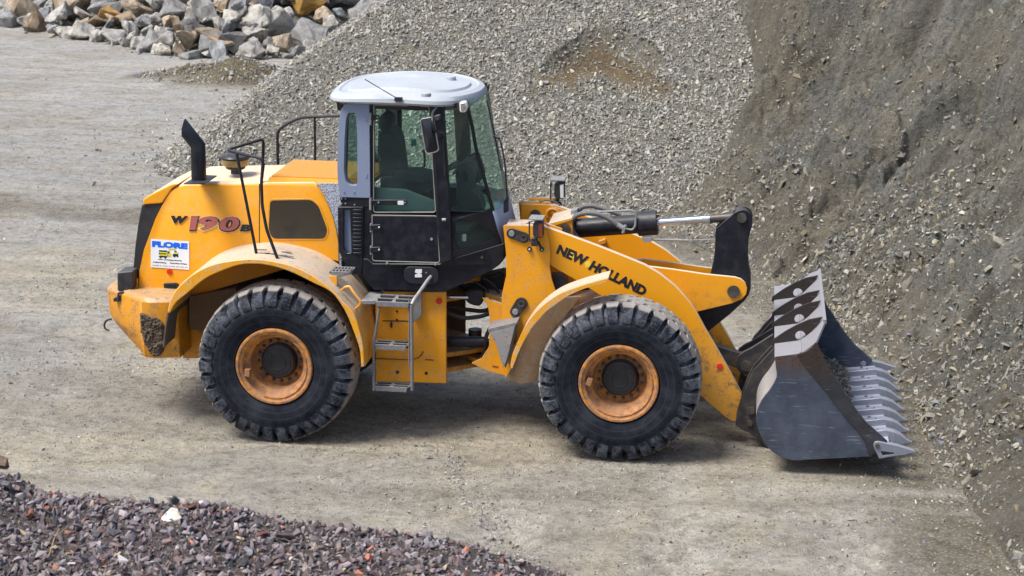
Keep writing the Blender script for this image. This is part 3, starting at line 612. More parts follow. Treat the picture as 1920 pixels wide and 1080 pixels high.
tag(stones('crushed_rubble', np.concatenate([p, p2, p3, p4]), np.concatenate([z, z2, z3, z4]), BRK, 10, M['stone'], pw=[.28, .25, .13, .17, .06, .02, .015, .05, .025]), 'mixed grey and brick red crushed rubble covering the near mound', 'rubble', kind='stuff')
p, z = scatter(9000, -24, -3, 27, 48, lambda X, Y: np.maximum(h_rub(X, Y), h_ground(X, Y)), 21, med=.08, sig=.5, mx=.3, sink=.3, keep=lambda X, Y, Z, px, py, g: (sdf(RUB, X, Y) > -.5) & ((sdf(RUB, X, Y) > .1) | (g.random(len(X)) < .12)))
tag(stones('rubble_chips', p, z, LIME, 22, M['stone']), 'small broken stone filling the gaps between the back boulders', 'rubble', kind='stuff')
# ------------------------------------------------------------------ boulders and single stones
def rockmat(name):
    s = N(name); oi = s.new('ShaderNodeObjectInfo'); n = s.noise(3, 8, .7); n2 = s.noise(22, 6, .7)
    c = s.mix(s.ramp(n, .4, .6, 0, .8), oi.outputs['Color'], s.mix(1., oi.outputs['Color'], (.52, .47, .42, 1), 'MULTIPLY'))
    c = s.mix(s.ramp(n2, .5, .75, 0, .5), c, (.36, .33, .28, 1))
    return s.end(c, .92, s.bump(n2, .6, .03), spec=.25)
M['rock'] = rockmat('quarry_rock')
def rock_mesh(seed, flat, n=12, sub=2, amp=.05, name='boulder'):
    V, F = hull(seed, n, flat); b = bmesh.new(); vs = [b.verts.new(v) for v in V]
    for f in F:
        try: b.faces.new([vs[i] for i in f])
        except ValueError: pass
    bmesh.ops.dissolve_limit(b, angle_limit=R_(14), verts=b.verts, edges=b.edges)
    bmesh.ops.bevel(b, geom=list(b.edges), offset=.045, segments=1, affect='EDGES', clamp_overlap=True)
    bmesh.ops.triangulate(b, faces=b.faces); bmesh.ops.subdivide_edges(b, edges=b.edges, cuts=sub, use_grid_fill=True)
    co = np.array([v.co[:] for v in b.verts]); nz = fbm(co[:, 0]*3+co[:, 2]*2, co[:, 1]*3-co[:, 2]*2.4, 4, seed)
    b.normal_update()
    for v, q in zip(b.verts, nz): v.co += v.normal*float(q)*amp*4
    me = bpy.data.meshes.new(name); b.to_mesh(me); b.free(); me.materials.append(M['rock']); me.shade_smooth(); me.set_sharp_from_angle(angle=R_(26)); return me
rng = random.Random(7)
BM_ = [rock_mesh(300+i, (1, rng.uniform(.6, .95), rng.uniform(.5, .8)), rng.choice([8, 9, 10, 12]), 3, .07) for i in range(20)]
SM_ = [rock_mesh(400+i, (1, rng.uniform(.6, .9), rng.uniform(.4, .6)), 9, 1, .04, 'stone') for i in range(6)]
COLS = [('pale grey', (.40, .39, .37)), ('mid grey', (.27, .27, .27)), ('whitish', (.45, .43, .39)), ('bluish grey', (.30, .32, .34)), ('beige', (.43, .35, .26)), ('dark grey', (.15, .15, .15)), ('ochre brown', (.42, .25, .09)), ('brownish', (.30, .23, .16))]
ORDN = ['', 'first', 'second', 'third', 'fourth', 'fifth', 'sixth', 'seventh', 'eighth', 'ninth', 'tenth', 'eleventh', 'twelfth', 'thirteenth', 'fourteenth', 'fifteenth', 'sixteenth', 'seventeenth', 'eighteenth', 'nineteenth', 'twentieth', 'twenty first', 'twenty second', 'twenty third', 'twenty fourth', 'twenty fifth', 'twenty sixth', 'twenty seventh', 'twenty eighth', 'twenty ninth', 'thirtieth']+['thirty '+q for q in ('first', 'second', 'third', 'fourth', 'fifth', 'sixth', 'seventh', 'eighth', 'ninth')]+['fortieth']+['forty '+q for q in ('first', 'second', 'third', 'fourth', 'fifth', 'sixth', 'seventh', 'eighth', 'ninth')]+['fiftieth']
def rock(name, me, loc, sz, rot, c, label, cat, group=None):
    o = bpy.data.objects.new(name, me); col.objects.link(o); o.location = loc; o.scale = sz if hasattr(sz, '__len__') else (sz,)*3; o.rotation_euler = rot; o.color = (*c, 1)
    return tag(o, label, cat, group)
edge = RUB[1:10]; seg = [(Vector((*a, 0)), Vector((*b, 0))) for a, b in zip(edge, edge[1:])]
tot = sum((b-a).length for a, b in seg)
def along(t):
    for a, b in seg:
        l = (b-a).length
        if t <= l: d = (b-a)/l; return a+d*t, Vector((-d.y, d.x, 0))
        t -= l
    return seg[-1][1], Vector((0, 1, 0))
rows = ['bottom', 'second', 'third', 'fourth', 'fifth', 'sixth', 'seventh', 'eighth', 'ninth', 'tenth', 'eleventh', 'twelfth']
for k in range(10):
    t = rng.uniform(.1, .4); row = []
    while t < tot-.1:
        big = rng.random() < .22; r = rng.uniform(.5, .72) if big else rng.uniform(.26, .46)
        if k == 0: r *= .85
        c, nn = along(t+r*.8); c = c+nn*(.05+k*.5+rng.uniform(-.14, .14)); row.append((c, r)); t += r*1.62
    vi = []
    for c, r in row:
        z = float(h_rub(np.array([c.x]), np.array([c.y]))[0])+.22+rng.uniform(-.06, .12)+r*.15
        x, y = pj((c.x, c.y, z+r*.4))
        if -40 < x < 720 and y > -45: vi.append((c, r, z, x))
    vi.sort(key=lambda q: q[3])
    for j, (c, r, z, x) in enumerate(vi):
        cn, cc_ = rng.choices(COLS, [28, 20, 16, 9, 14, 6, 1, 8])[0]
        pass
        f = rng.uniform(.9, 1.1)
        sh = 'large' if r > .46 else 'small' if r < .32 else 'middling'
        rock('boulder', rng.choice(BM_), (c.x, c.y, max(z, r*.35)), r*1.16, (rng.uniform(-.6, .6), rng.uniform(-.6, .6), rng.uniform(0, 6.3)), [v*f for v in cc_],
             f'{sh} {cn} boulder, {ORDN[j+1]} from left, {rows[k]} row of the rubble pile', 'boulder', 'boulders heaped in the rubble pile')
# placed single boulders read from the photograph: (px, py, size px, colour, label)
for px, py, s_, c, lb, z_ in [(20, 30, 17, (.47, .45, .42), 'pale square block at the far left end of the rubble pile', 0), (38, 34, 13, (.5, .48, .45), 'small pale square block right of the leftmost square block', 0),
        (248, 76, 21, (.45, .27, .08), 'low ochre block lying in front of the rubble pile beside the grass tuft', 0), (291, 102, 13, (.42, .41, .38), 'flat light grey stone lying alone before the rubble pile', 0), (180, 62, 16, (.3, .29, .27), 'long flat grey slab left of the grass tuft', 0)]:
    q = P(px, py, Z=0); rr_ = s_/FOC*(q-_C).length
    rock('boulder', BM_[(px*7) % 18], q+Vector((0, 0, rr_*.4)), (rr_, rr_*.8, rr_*.75), (0, .1, px), c, lb, 'boulder')
q = march(607, 12, h_rub, 20, 70)
if q: rock('boulder', BM_[3], q+Vector((-.2, -.9, .1)), .62, (.2, .1, .5), (.47, .27, .07), 'big ochre orange boulder at the top right of the rubble pile', 'boulder')
q = march(228, 44, h_rub, 20, 70)
if q: rock('boulder', BM_[5], q+Vector((0, -.5, .25)), .42, (.2, .4, 1.5), (.45, .33, .22), 'rounded pinkish brown boulder above the low ochre block', 'boulder')
q = P(1305, 478, Z=0)
# stones singled out on the bank
for px, py, s_, fl, c, lb in [(1462, 187, 11, .35, (.40, .36, .28), 'long pale flat slab high on the earth bank beside an orange stone'), (1473, 206, 8, .5, (.42, .20, .05), 'orange stone just below the long pale slab on the bank'),
        (1441, 206, 5, .4, (.45, .40, .30), 'small cream stone left of the orange stone on the bank'), (1518, 129, 10, .5, (.28, .20, .10), 'brown stone jutting from the upper bank'), (1541, 134, 7, .4, (.42, .24, .08), 'small rusty stone right of the brown stone on the upper bank'),
        (1489, 117, 5, .6, (.40, .20, .06), 'tiny rusty stone on the cliff above the jutting brown stone'), (1576, 242, 5, .4, (.42, .22, .06), 'left small orange flake in the middle of the bank'), (1596, 242, 5, .5, (.45, .25, .07), 'right small orange flake in the middle of the bank'),
        (1670, 271, 6, .6, (.40, .36, .27), 'cream stone on the bank below the middle ledge'), (1460, 344, 6, .5, (.16, .22, .33), 'blue grey stone on the lower left bank'), (1683, 154, 13, .25, (.27, .25, .20), 'long thin slab lying high on the bank'),
        (1303, 473, 13, .55, (.33, .29, .22), 'brownish flat boulder lying behind the tilt cylinder rod'), (1806, 599, 9, .45, (.36, .33, .28), 'flat pale stone on the right slope'), (1787, 518, 7, .5, (.38, .34, .27), 'cream stone high on the right slope'),
        (1845, 586, 6, .5, (.42, .20, .06), 'orange stone on the right slope'), (1840, 650, 9, .6, (.26, .26, .24), 'grey blocky stone on the right slope'), (1846, 778, 9, .6, (.22, .13, .09), 'reddish brown clod on the lower right slope'),
        (1737, 817, 9, .8, (.13, .10, .06), 'dark brown clod just beyond the bucket teeth'), (1760, 838, 9, .6, (.27, .24, .17), 'tan clod right of the bucket corner tooth'), (1744, 826, 7, .7, (.26, .26, .23), 'grey stone near the bucket corner tooth'),
        (1812, 926, 7, .8, (.22, .17, .09), 'round brown clod at the foot of the right slope'), (1856, 1037, 6, .5, (.42, .30, .13), 'tan pebble at the bottom right foot of the slope'), (1712, 880, 8, .7, (.16, .13, .09), 'brown clod on the ground below the corner tooth')]:
    q = march(px, py, lambda X, Y: np.maximum(h_bank(X, Y), h_ground(X, Y)))
    if q is None: continue
    rr_ = s_/FOC*(q-_C).length; rock('stone', SM_[(px+py) % 6], q+Vector((0, 0, rr_*fl*.3)), (rr_, rr_*.8, rr_*fl*1.5), (.25, -.3, px*.37), c, lb, 'stone')
# stones singled out on the near mound
for px, py, s_, fl, c, lb in [(323, 978, 22, .8, (.95, .93, .82), 'white triangular stone lying on the near mound'), (479, 964, 19, .75, (.92, .9, .9), 'white rounded lump near the crest of the mound'), (529, 970, 10, .6, (.6, .6, .6), 'small pale stone right of the white lump'),
        (420, 963, 9, .8, (.50, .16, .08), 'orange brick piece left of the white lump'), (401, 967, 9, .7, (.45, .12, .06), 'dark orange brick piece beside the lighter one'), (494, 963, 8, .7, (.48, .17, .10), 'orange brick piece touching the white lump'),
        (98, 931, 9, .8, (.50, .20, .11), 'orange brick piece at the left crest of the mound'), (536, 1013, 18, .8, (.17, .14, .14), 'large brown wedge of rubble on the mound'), (676, 1012, 15, .8, (.035, .035, .045), 'black lump at the right side of the mound'),
        (465, 1038, 12, .9, (.52, .52, .56), 'pale grey pebble below the brown wedge'), (457, 1062, 14, .8, (.07, .07, .085), 'dark lump near the bottom of the mound'), (415, 1055, 14, .8, (.055, .055, .065), 'black lump left of the dark one at the bottom'),
        (92, 965, 14, .8, (.075, .075, .09), 'charcoal lump at the left of the mound'), (490, 1005, 15, .5, (.24, .10, .085), 'flat dark red brick piece in the middle of the mound'), (455, 974, 12, .7, (.40, .38, .38), 'light grey stone left of the white lump on the crest'),
        (135, 1037, 15, .35, (.36, .24, .13), 'flat tan splinter on the left of the mound'), (272, 965, 15, .6, (.28, .27, .28), 'grey stone high on the left of the mound'), (12, 918, 16, .8, (.3, .29, .3), 'grey stone at the left end of the crest'),
        (358, 955, 13, .7, (.16, .08, .07), 'dark red stone on the crest of the mound'), (926, 1038, 8, .6, (.55, .40, .38), 'pinkish white chip at the right tail of the mound'), (490, 1070, 9, .8, (.44, .28, .13), 'orange tan pebble at the bottom of the mound'),
        (690, 998, 9, .6, (.6, .57, .55), 'whitish chip behind the black lump'), (220, 1022, 15, .6, (.22, .21, .22), 'blocky grey stone on the left of the mound'), (110, 1070, 13, .7, (.5, .5, .55), 'pale stone at the bottom left edge'), (22, 1070, 16, .8, (.36, .33, .32), 'light grey stone in the bottom left corner')]:
    q = march(px, py, h_fore, 6, 16)
    if q is None: continue
    rr_ = s_/FOC*(q-_C).length; rock('stone', SM_[(px*3+py) % 6], q+Vector((0, 0, rr_*fl*.6)), (rr_*1.3, rr_*1.05, rr_*fl*1.6), (.5 if fl > .6 else .2, -.3, px*.37), c, lb, 'stone')
# brown earth lump at the left end of the crest
q = march(18, 892, h_fore, 6, 16) or _fc[1]
o = rock('earth_clod', BM_[7], q+Vector((-.05, .1, -.02)), (.13, .09, .06), (.1, .35, 0), (.27, .19, .15), 'soft brown earth clod at the far left of the near mound', 'clod')
# grass tuft and twig
mb = MB(); q = P(212, 72, Z=0)
for i in range(260):
    a = rng.uniform(0, 6.28); r = abs(rng.gauss(0, .22)); b = q+Vector((math.cos(a)*r, math.sin(a)*r, -.02)); h = rng.uniform(.12, .45); l = Vector((rng.gauss(0, .12), rng.gauss(0, .12), h)); ww = Vector((rng.uniform(-.02, .02), rng.uniform(-.02, .02), 0))
    mb.b.faces.new([mb.b.verts.new(p) for p in (b-ww, b+ww, b+l)])
s = N('grass_blades'); M['grass'] = s.end((.035, .06, .018, 1), .7)
tag(mb.out('grass_tuft', 'grass', smooth=0), 'dark green grass tuft at the foot of the rubble pile', 'grass')
mb = MB(); a = march(92, 1052, h_fore, 6, 16); b = march(112, 1005, h_fore, 6, 16)
if a and b:
    mb.tube([a+Vector((0, 0, .03)), (a+b)/2+Vector((.005, 0, .07)), b+Vector((0, 0, .04))], .004, 6); mb.tube([(a+b)/2+Vector((.005, 0, .07)), b+Vector((.04, .02, .05))], .003, 6)
    s = N('dry_twig'); M['twig'] = s.end((.30, .2, .11, 1), .8); tag(mb.out('twig', 'twig'), 'dry forked twig lying on the left of the near mound', 'twig')
# ================================================================== WHEEL LOADER
ld = bpy.data.objects.new('wheel_loader', None); col.objects.link(ld); ld.empty_display_size = .5; place(ld, (1.72, YC, 0), None)
tag(ld, 'yellow articulated wheel loader with grey cab and empty toothed bucket parked on gravel', 'wheel loader')
# ---------------------------------------------------- wheels
WY = .6
def tyre_mesh():
    mb = MB(); prof = [(.10, .33), (.09, .385), (.045, .41), (.022, .47), (.008, .54), (.005, .595), (.012, .608), (.018, .64), (.038, .68), (.07, .715), (.12, .738), (.2, .75), (.3, .755)]
    prof = prof+[(WY-h, r) for h, r in prof[-2::-1]]; mb.lathe([(h, r) for h, r in prof], (0, 0, 0), 112, loop=True)
    n = 31; pt = 2*math.pi/n; rg = random.Random(3)
    rt = lambda y: .806-.022*((y-.3)/.3)**2-.02*max(0, abs(y-.3)-.2)/.1
    def block(poly, th0, flip, shoulder):
        f_in = .90; cx = sum(p[0] for p in poly)/len(poly); cy = sum(p[1] for p in poly)/len(poly); bot = []; mid = []; top = []; jr = rg.uniform(-.006, .003)
        for f, y in poly:
            rb, yb = .744, y
            if shoulder and y < .06: rb, yb = .625, .006
            q = [(f, yb, rb), (f+(cx-f)*.03, y, rt(y)-.012+jr), (cx+(f-cx)*f_in, cy+(y-cy)*(f_in+.02), rt(y)+jr*.6)]
            if shoulder and y < .06: q[1] = (f*.96, .004, .70+jr*.3)
            for L_, (ff, yy, r) in zip((bot, mid, top), q):
                if flip: yy = WY-yy
                a = th0+ff*pt*(1 if not flip else -1); L_.append((math.cos(a)*r, yy, math.sin(a)*r))
        mb.rings([bot, mid, top])
    sh = [(-.29, .045), (.29, .045), (.36, .10), (.43, .155), (.44, .205), (.30, .235), (-.30, .235), (-.44, .205), (-.43, .155), (-.36, .10)]
    hx = [(-.44, .30), (-.30, .362), (.30, .362), (.44, .30), (.30, .238), (-.30, .238)]
    sh2 = [(-.34, .045), (.34, .045), (.39, .09), (.44, .135), (.30, .18), (-.30, .18), (-.44, .135), (-.39, .09)]
    for i in range(n):
        a = i*pt
        block(sh2, a, False, True); block(sh2, a, True, True)
        h1 = [(f, y-.3+.235) for f, y in hx]; h1 = [(f, .235+(y-.235)*.86) for f, y in h1]
        block(h1, a+.5*pt, False, False); block([(f, WY-y) for f, y in h1], a+.5*pt, False, False)
        h2 = [(f, .3+(y-.3)*.62) for f, y in hx]; block(h2, a, False, False)
    b = mb.b; bmesh.ops.recalc_face_normals(b, faces=b.faces); me = bpy.data.meshes.new('tyre'); b.to_mesh(me); b.free(); me.materials.append(M['tyre']); me.shade_smooth(); me.set_sharp_from_angle(angle=R_(38)); return me
def rim_mesh():
    mb = MB(); mb.lathe([(.29, .02), (.29, .25), (.26, .268), (.16, .272), (.13, .30), (.105, .318), (.09, .335), (.075, .325), (.06, .33), (.05, .345), (.045, .36), (.03, .366), (.03, .385), (.05, .395), (.09, .39), (.12, .37), (.4, .36), (.42, .02)], (0, 0, 0), 72, loop=True)
    mb.box((-.30, .04, -.13), (-.25, .13, -.06)); mb.tube([(-.33*math.cos(t), .055, .33*math.sin(t)) for t in np.linspace(2.2, 5.0, 26)], .011, 6, fil=.02)
    b = mb.b; bmesh.ops.recalc_face_normals(b, faces=b.faces); me = bpy.data.meshes.new('wheel'); b.to_mesh(me); b.free(); me.materials.append(M['rim']); me.shade_smooth(); me.set_sharp_from_angle(angle=R_(35)); return me
def hub_mesh():
    mb = MB(); mb.lathe([(h-.08, r_) for h, r_ in [(.40, .02), (.40, .185), (.345, .185), (.335, .178), (.325, .178), (.30, .172), (.285, .155), (.285, .135), (.280, .130), (.280, .085), (.275, .082), (.275, .076), (.280, .073), (.280, .02)]], (0, 0, 0), 48)
    for i in range(3): a = 2.1*i+.3; mb.cyl((.1*math.cos(a), .205, .1*math.sin(a)), (.1*math.cos(a), .194, .1*math.sin(a)), .010, 8)
    b = mb.b; bmesh.ops.recalc_face_normals(b, faces=b.faces); me = bpy.data.meshes.new('hub_cap'); b.to_mesh(me); b.free(); me.materials.append(M['plastic']); me.shade_smooth(); me.set_sharp_from_angle(angle=R_(35)); return me
tm, rm, hm = tyre_mesh(), rim_mesh(), hub_mesh()
mb = MB(); mb.cyl((0, .0, 0), (0, -.028, 0), .0175, 6); mb.cyl((0, -.028, 0), (0, -.042, 0), .010, 8); b_ = mb.b; bmesh.ops.recalc_face_normals(b_, faces=b_.faces); bolt_me = bpy.data.meshes.new('wheel_bolt'); b_.to_mesh(bolt_me); b_.free(); bolt_me.materials.append(M['pin'])
for x, far, spin in ((0., 0, .05), (3.44, 0, .35), (0., 1, .6), (3.44, 1, .9)):
    wh = bpy.data.objects.new('wheel', rm); col.objects.link(wh); place(wh, (x, .02 if not far else 2.72, .792), ld); wh.rotation_euler = (0, spin, math.pi if far else 0); 
    for nm, me in (('tyre', tm), ('hub_cap', hm)):
        o = bpy.data.objects.new(nm, me); col.objects.link(o); o.parent = wh
    for i in range(16): o = bpy.data.objects.new('wheel_bolt', bolt_me); col.objects.link(o); o.parent = wh; t_ = 2*math.pi*(i+.3)/16; o.location = (math.cos(t_)*.216, .291, math.sin(t_)*.216)
# axles
mb = MB()
for x in (0., 3.44): mb.cyl((x, .45, .79), (x, 2.29, .79), .16, 20); mb.ball((x, 1.37, .79), .32)
mb.out('axle', 'plastic', ld)
# ---------------------------------------------------- rear body
HY = .85
hood_top = [(319, 358), (330, 350), (345, 344.5), (420, 343), (488, 341.5), (587, 341.5)]
hood_front = [(599, 352), (608, 366), (616, 385), (624, 408), (630, 430), (634, 455), (634.5, 490)]
hood_out = [(259.5, 549), (262, 505), (270, 468), (280, 441), (291, 411), (303, 386)]+hood_top+hood_front+[(600, 480), (550, 500), (330, 565)]
mb = MB(); o_ = [P(x, y, Y=HY) for x, y in hood_out]
# rounded shoulder: side face then shrunk rings across the width
def across(o_, insets):
    c = Vector((sum(p.x for p in o_)/len(o_), 0, sum(p.z for p in o_)/len(o_))); zt = max(p.z for p in o_); rg = []
    for dy, dz in insets:
        rg.append([Vector((p.x, HY+dy, p.z-dz*max(0, (p.z-c.z)/(zt-c.z))**3)) for p in o_])
    return rg
ins = [(0, .05), (.008, .025), (.03, .006), (.07, 0), (.52, -.03)]
hood = MB().rings(across(o_, ins)+[[Vector((p.x, 2*YC-p.y, p.z)) for p in r] for r in across(o_, ins)[::-1][1:]]).out('engine_hood', 'yellow_hood', ld, smooth=50)
win = rpoly([(506.5, 376), (583, 374.5), (597, 386), (614, 431), (609, 447.5), (511, 447.5), (503.5, 431)], 7)
MB().prism(rpoly([(503.5, 373), (584.5, 371.5), (600, 384), (617.5, 432), (611, 450.5), (509, 450.5), (500.5, 432)], 8), HY-.004, HY+.006).out('window_frame', 'yellow', hood, bevel=.002)
MB().prism(win, HY-.006, HY+.01).out('engine_window', 'mesh', hood)
MB().prism([(485.5, 345), (487.2, 345), (487.2, 455), (485.5, 456)], HY-.001, HY+.01).out('panel_seam', 'ink', hood)
# mottled grey flank and ribbed cover
MB().prism([(592, 344), (634, 344), (640, 344), (640, 500), (634.5, 490), (634, 455), (630, 430), (624, 408), (616, 385), (608, 366), (599, 352)], HY+.01, 2*YC-HY-.01).out('engine_flank', 'mottle', ld)
a = P(500, 339, Y=.9).z; z0 = P(560, 340.5, Y=.86).z
mb = MB(); x0, x1 = P(501, 339, Y=.88).x, P(642, 339, Y=.88).x
mb.rings([[Vector((x0, .88, z0-.02)), Vector((x1+.3, .88, z0-.02)), Vector((x1+.3, 1.86, z0-.02)), Vector((x0, 1.86, z0-.02))], [Vector((x0+.02, .9, z0+.025)), Vector((x1+.3, .9, z0+.025)), Vector((x1+.3, 1.84, z0+.025)), Vector((x0+.02, 1.84, z0+.025))]])
for k_ in range(20):
    yy = .915+k_*.047; mb.box((x0+.04, yy, z0+.024), (x1+.28, yy+.024, z0+.042))
mb.out('ribbed_cover', 'ribbed', ld, smooth=0)
# rear grille and spoiler
MB().prism([(266, 384), (303.5, 380.5), (303, 386), (291, 411), (280, 441), (270, 468), (262, 505), (259.5, 549), (253, 549), (248.5, 524), (250, 500), (253.5, 460), (259, 420)], HY+.015, 2*YC-HY-.015).out('rear_grille', 'plastic', ld, bevel=.008)
MB().prism([(267, 384), (268, 374), (280, 366), (320, 345.5), (326, 344), (334, 346), (322, 354), (311, 370), (303.5, 381)], HY-.01, 2*YC-HY+.01).out('rear_hood_lip', 'yellow_hood', ld, bevel=.012)
# hood hardware
zt = z0
ex = P(373, 338, Z=zt+.01); r0 = .075
mb = MB(); q = [(P(344, 346, Z=zt+.006)), P(374, 329.5, Z=zt+.006), P(407, 331, Z=zt+.006), P(384, 346, Z=zt+.006)]; mb.plate(q, (0, 0, .012)); bp = mb.out('exhaust_base', 'black', ld, bevel=.003)
base = Vector((ex.x, ex.y, zt)); zb = P(386, 268, Y=ex.y).z; pk = P(346, 222, Y=ex.y)
mb = MB(); n = 24; A = [[base+Vector((r0*math.cos(t), r0*math.sin(t), 0)) for t in np.linspace(0, 2*math.pi, n, endpoint=False)]]
bend = []; tip = []; dr = Vector((-.62, 0, .78)).normalized()
for t in np.linspace(0, 2*math.pi, n, endpoint=False):
    c, s2 = math.cos(t), math.sin(t); bend.append(Vector((base.x+r0*c, base.y+r0*s2, zb-.03+c*.02)))
    st = bend[-1]; tip.append(st+dr*(.13+.19*((1+c)/2)))
def shell(rings_, th):
    inner = []
    for r in rings_[::-1]:
        cc_ = sum(r, Vector())/len(r); inner.append([cc_+(p-cc_)*th for p in r])
    return rings_+inner
tip = [p if p.z < pk.z else Vector((p.x, p.y, pk.z)) for p in tip]
mb.rings(shell(A+[bend, tip], .92)); mb.out('exhaust_pipe', 'black', bp, smooth=40)
ac = P(442, 331, Z=zt); ac.y = max(ac.y, 1.02); ac = P(442, 331, Y=1.15); ac.z = zt
k = 1/188.
pre = MB().lathe([(0, .05), (.045, .05), (.05, .085), (.06, .10), (.085, .105), (.09, .125)], ac, 32, 'Z').out('air_precleaner', 'plastic', ld)
MB().lathe([(.088, .128), (.10, .138), (.155, .143), (.16, .138)], ac, 36, 'Z').out('dust_bowl', 'bowl', pre)
MB().lathe([(.158, .145), (.172, .147), (.19, .135), (.205, .09), (.212, .02)], ac, 36, 'Z').out('precleaner_lid', 'black', pre, smooth=30)
# lettering and sticker
YF = HY-.007
for a_, q, m1, sh_, b_, y_ in [('W', [(320, 404.5), (353, 405), (345, 419.5), (320, 418.5)], 'ink', .0, .06, 0), ('1', [(358, 405), (372, 405), (366, 432), (354.5, 431.5)], None, .0, .05, 0), ('9', [(374, 405.5), (412, 406), (405, 433), (367, 432.5)], None, .0, .05, 0), ('0', [(415, 406), (452, 406.5), (445, 434), (407, 433.5)], None, .0, .05, 0), ('B', [(454, 421), (474, 421.5), (470, 434.5), (449, 434)], 'ink', .0, .05, 0)]:
    if m1: text(a_, [(x-.6, y+.6) for x, y in q], YF+.002, 'badge_highlight', 'halo', hood, bold=b_+.03, th=.002); text(a_, q, YF-.002, 'model_badge', m1, hood, bold=b_+.02)
    else:
        c_ = (sum(x for x, y in q)/4, sum(y for x, y in q)/4); g_ = lambda s_, dx, dy: [(c_[0]+(x-c_[0])*s_+dx, c_[1]+(y-c_[1])*s_+dy) for x, y in q]
        text(a_, g_(1.16, .6, .8), YF+.002, 'badge_highlight', 'halo', hood, bold=.095, th=.002); text(a_, g_(1.09, .8, .9), YF, 'badge_outline', 'ink', hood, bold=.085); text(a_, g_(.98, 0, 0), YF-.004, 'model_badge', 'badge', hood, bold=.035)  # lowest pale copy is the lettering's yellowish highlight, drawn in colour
SY = HY-.006
stk = MB().prism([(282.7, 448.3), (354.7, 452.8), (354.7, 505.8), (282.7, 501)], SY, SY+.003).out('sticker', 'white', ld, smooth=0)
text('FLORE', [(285, 451.5), (352, 456.3), (351.5, 467.5), (285, 463)], SY-.002, 'sticker_heading', 'blue', stk, bold=.075, th=.0015)
text('Fuhr- und Baggerbetrieb,', [(297, 485), (341, 488), (341, 490.5), (296, 487)], SY-.002, 'sticker_text', 'ink', stk, bold=.03, shear=.3, th=.0015)
text('Aufbereitung,     Recycling-Anlage,', [(286, 490), (351, 494), (351, 496.6), (286, 492.6)], SY-.002, 'sticker_text', 'ink', stk, bold=.03, shear=.3, th=.0015)
text('-------- --- ------ -- ----- ---- ----- ---', [(286, 497), (351, 501), (351, 501.6), (286, 497.6)], SY-.002, 'sticker_text', 'ink', stk, bold=.01, th=.0015)
mb = MB()
for x0_, y0_, x1_, y1_ in [(298, 469, 313, 472), (297.5, 474, 312, 476.5), (298, 479.5, 313, 482), (314, 471, 318, 481), (324, 476, 334, 480.5), (327, 470, 331, 472)]: mb.prism([(x0_, y0_), (x1_, y0_+.8), (x1_, y1_+.8), (x0_, y1_)], SY-.002, SY)
for x_, y_ in ((301, 482.5), (310, 483.5), (327, 481), (333, 480.5)): mb.prism(circ(x_, y_, 1.7, n=10), SY-.002, SY)
mb.out('truck_print', 'ink', stk, smooth=0)
mb = MB()
for x0_, y0_, x1_, y1_ in [(299, 472, 314, 474.4), (300, 476.5, 313, 479.2), (315, 475, 321, 481), (316, 465.5, 318, 472), (318, 466, 329, 468), (326, 472.6, 334, 475.5)]: mb.prism([(x0_, y0_), (x1_, y0_+.8), (x1_, y1_+.8), (x0_, y1_)], SY-.003, SY-.001)
mb.out('truck_print', 'printy', stk, smooth=0)
MB().prism(circ(317.5, 509.7, 5.2), HY-.012, HY).out('reflector', 'red', ld, bevel=.002, label='red round reflector on the engine hood')
la = MB().prism(rpoly([(306, 531), (331, 530), (336, 534), (331, 546.5), (308, 546)], 4), HY-.012, HY+.005).out('hood_latch', 'plastic', ld, bevel=.004)
MB().prism(rpoly([(312, 534), (330, 533.5), (328, 543), (313, 543)], 2), HY-.018, HY-.010).out('latch_lever', 'black', la)
# counterweight
Zt = P(300, 556, Y=.5).z; Zb = P(300, 674, Y=.45).z
x_r = P(343, 660, Y=.62).x; xc = P(262, 600, Y=.42).x; xl = P(204.5, 600, Y=.95).x
def cwring(z, s_, yo=0): return [Vector(v) for v in ((x_r, .50+yo, z), (xc+.12, .42+yo, z), (xc+.02, .44+yo, z), (xc-.03, .50+yo, z), (xl+s_+.03, .86+yo, z), (xl+s_, .93+yo, z), (xl+s_, 2.74-.93, z), (xl+s_+.03, 2.74-.86, z), (xc-.03, 2.24-yo, z), (xc+.02, 2.30-yo, z), (xc+.12, 2.32-yo, z), (x_r, 2.24-yo, z))]
mb = MB().rings([cwring(Zb, .42, .06), cwring(Zb+.05, .34, .03), cwring(Zb+.22, .09, .01), cwring(Zb+.34, .02), cwring(Zt-.05, .0), cwring(Zt-.01, .03, .03), cwring(Zt, .06, .06)])
cw = mb.out('counterweight', 'yellow_dirty', ld, bevel=.012)
ov = MB(); g_ = random.Random(4)
cent = P(283, 625, Y=.41)
mb = MB(); ring_ = spline([(263, 588), (280, 590), (296, 596), (306, 612), (309, 640), (302, 664), (288, 668), (274, 652), (265, 628), (262, 606)], 5, True)
px_, py_ = np.meshgrid(np.arange(260, 312, 1.), np.arange(585, 672, 1.)); dm_ = sdf(ring_, px_, py_)
q00, q10, q01 = P(260, 585, Y=.425), P(310, 585, Y=.425), P(260, 670, Y=.425)
vv_ = {}
for i_ in range(px_.shape[0]):
    for j_ in range(px_.shape[1]):
        if dm_[i_, j_] > -1.2:
            q = P(px_[i_, j_], py_[i_, j_], Y=.43); n_ = float(fbm(np.array([q.x*30]), np.array([q.z*30]), 4, 6)[0]); n2_ = float(fbm(np.array([q.x*70]), np.array([q.z*70]), 3, 8)[0])
            e_ = max(0., min(1., (dm_[i_, j_]+1.2+6*n_)/5)); q.y = .47-.055*e_**.6-.06*max(0, n_)*e_-.03*n2_*e_; vv_[i_, j_] = mb.b.verts.new(q)
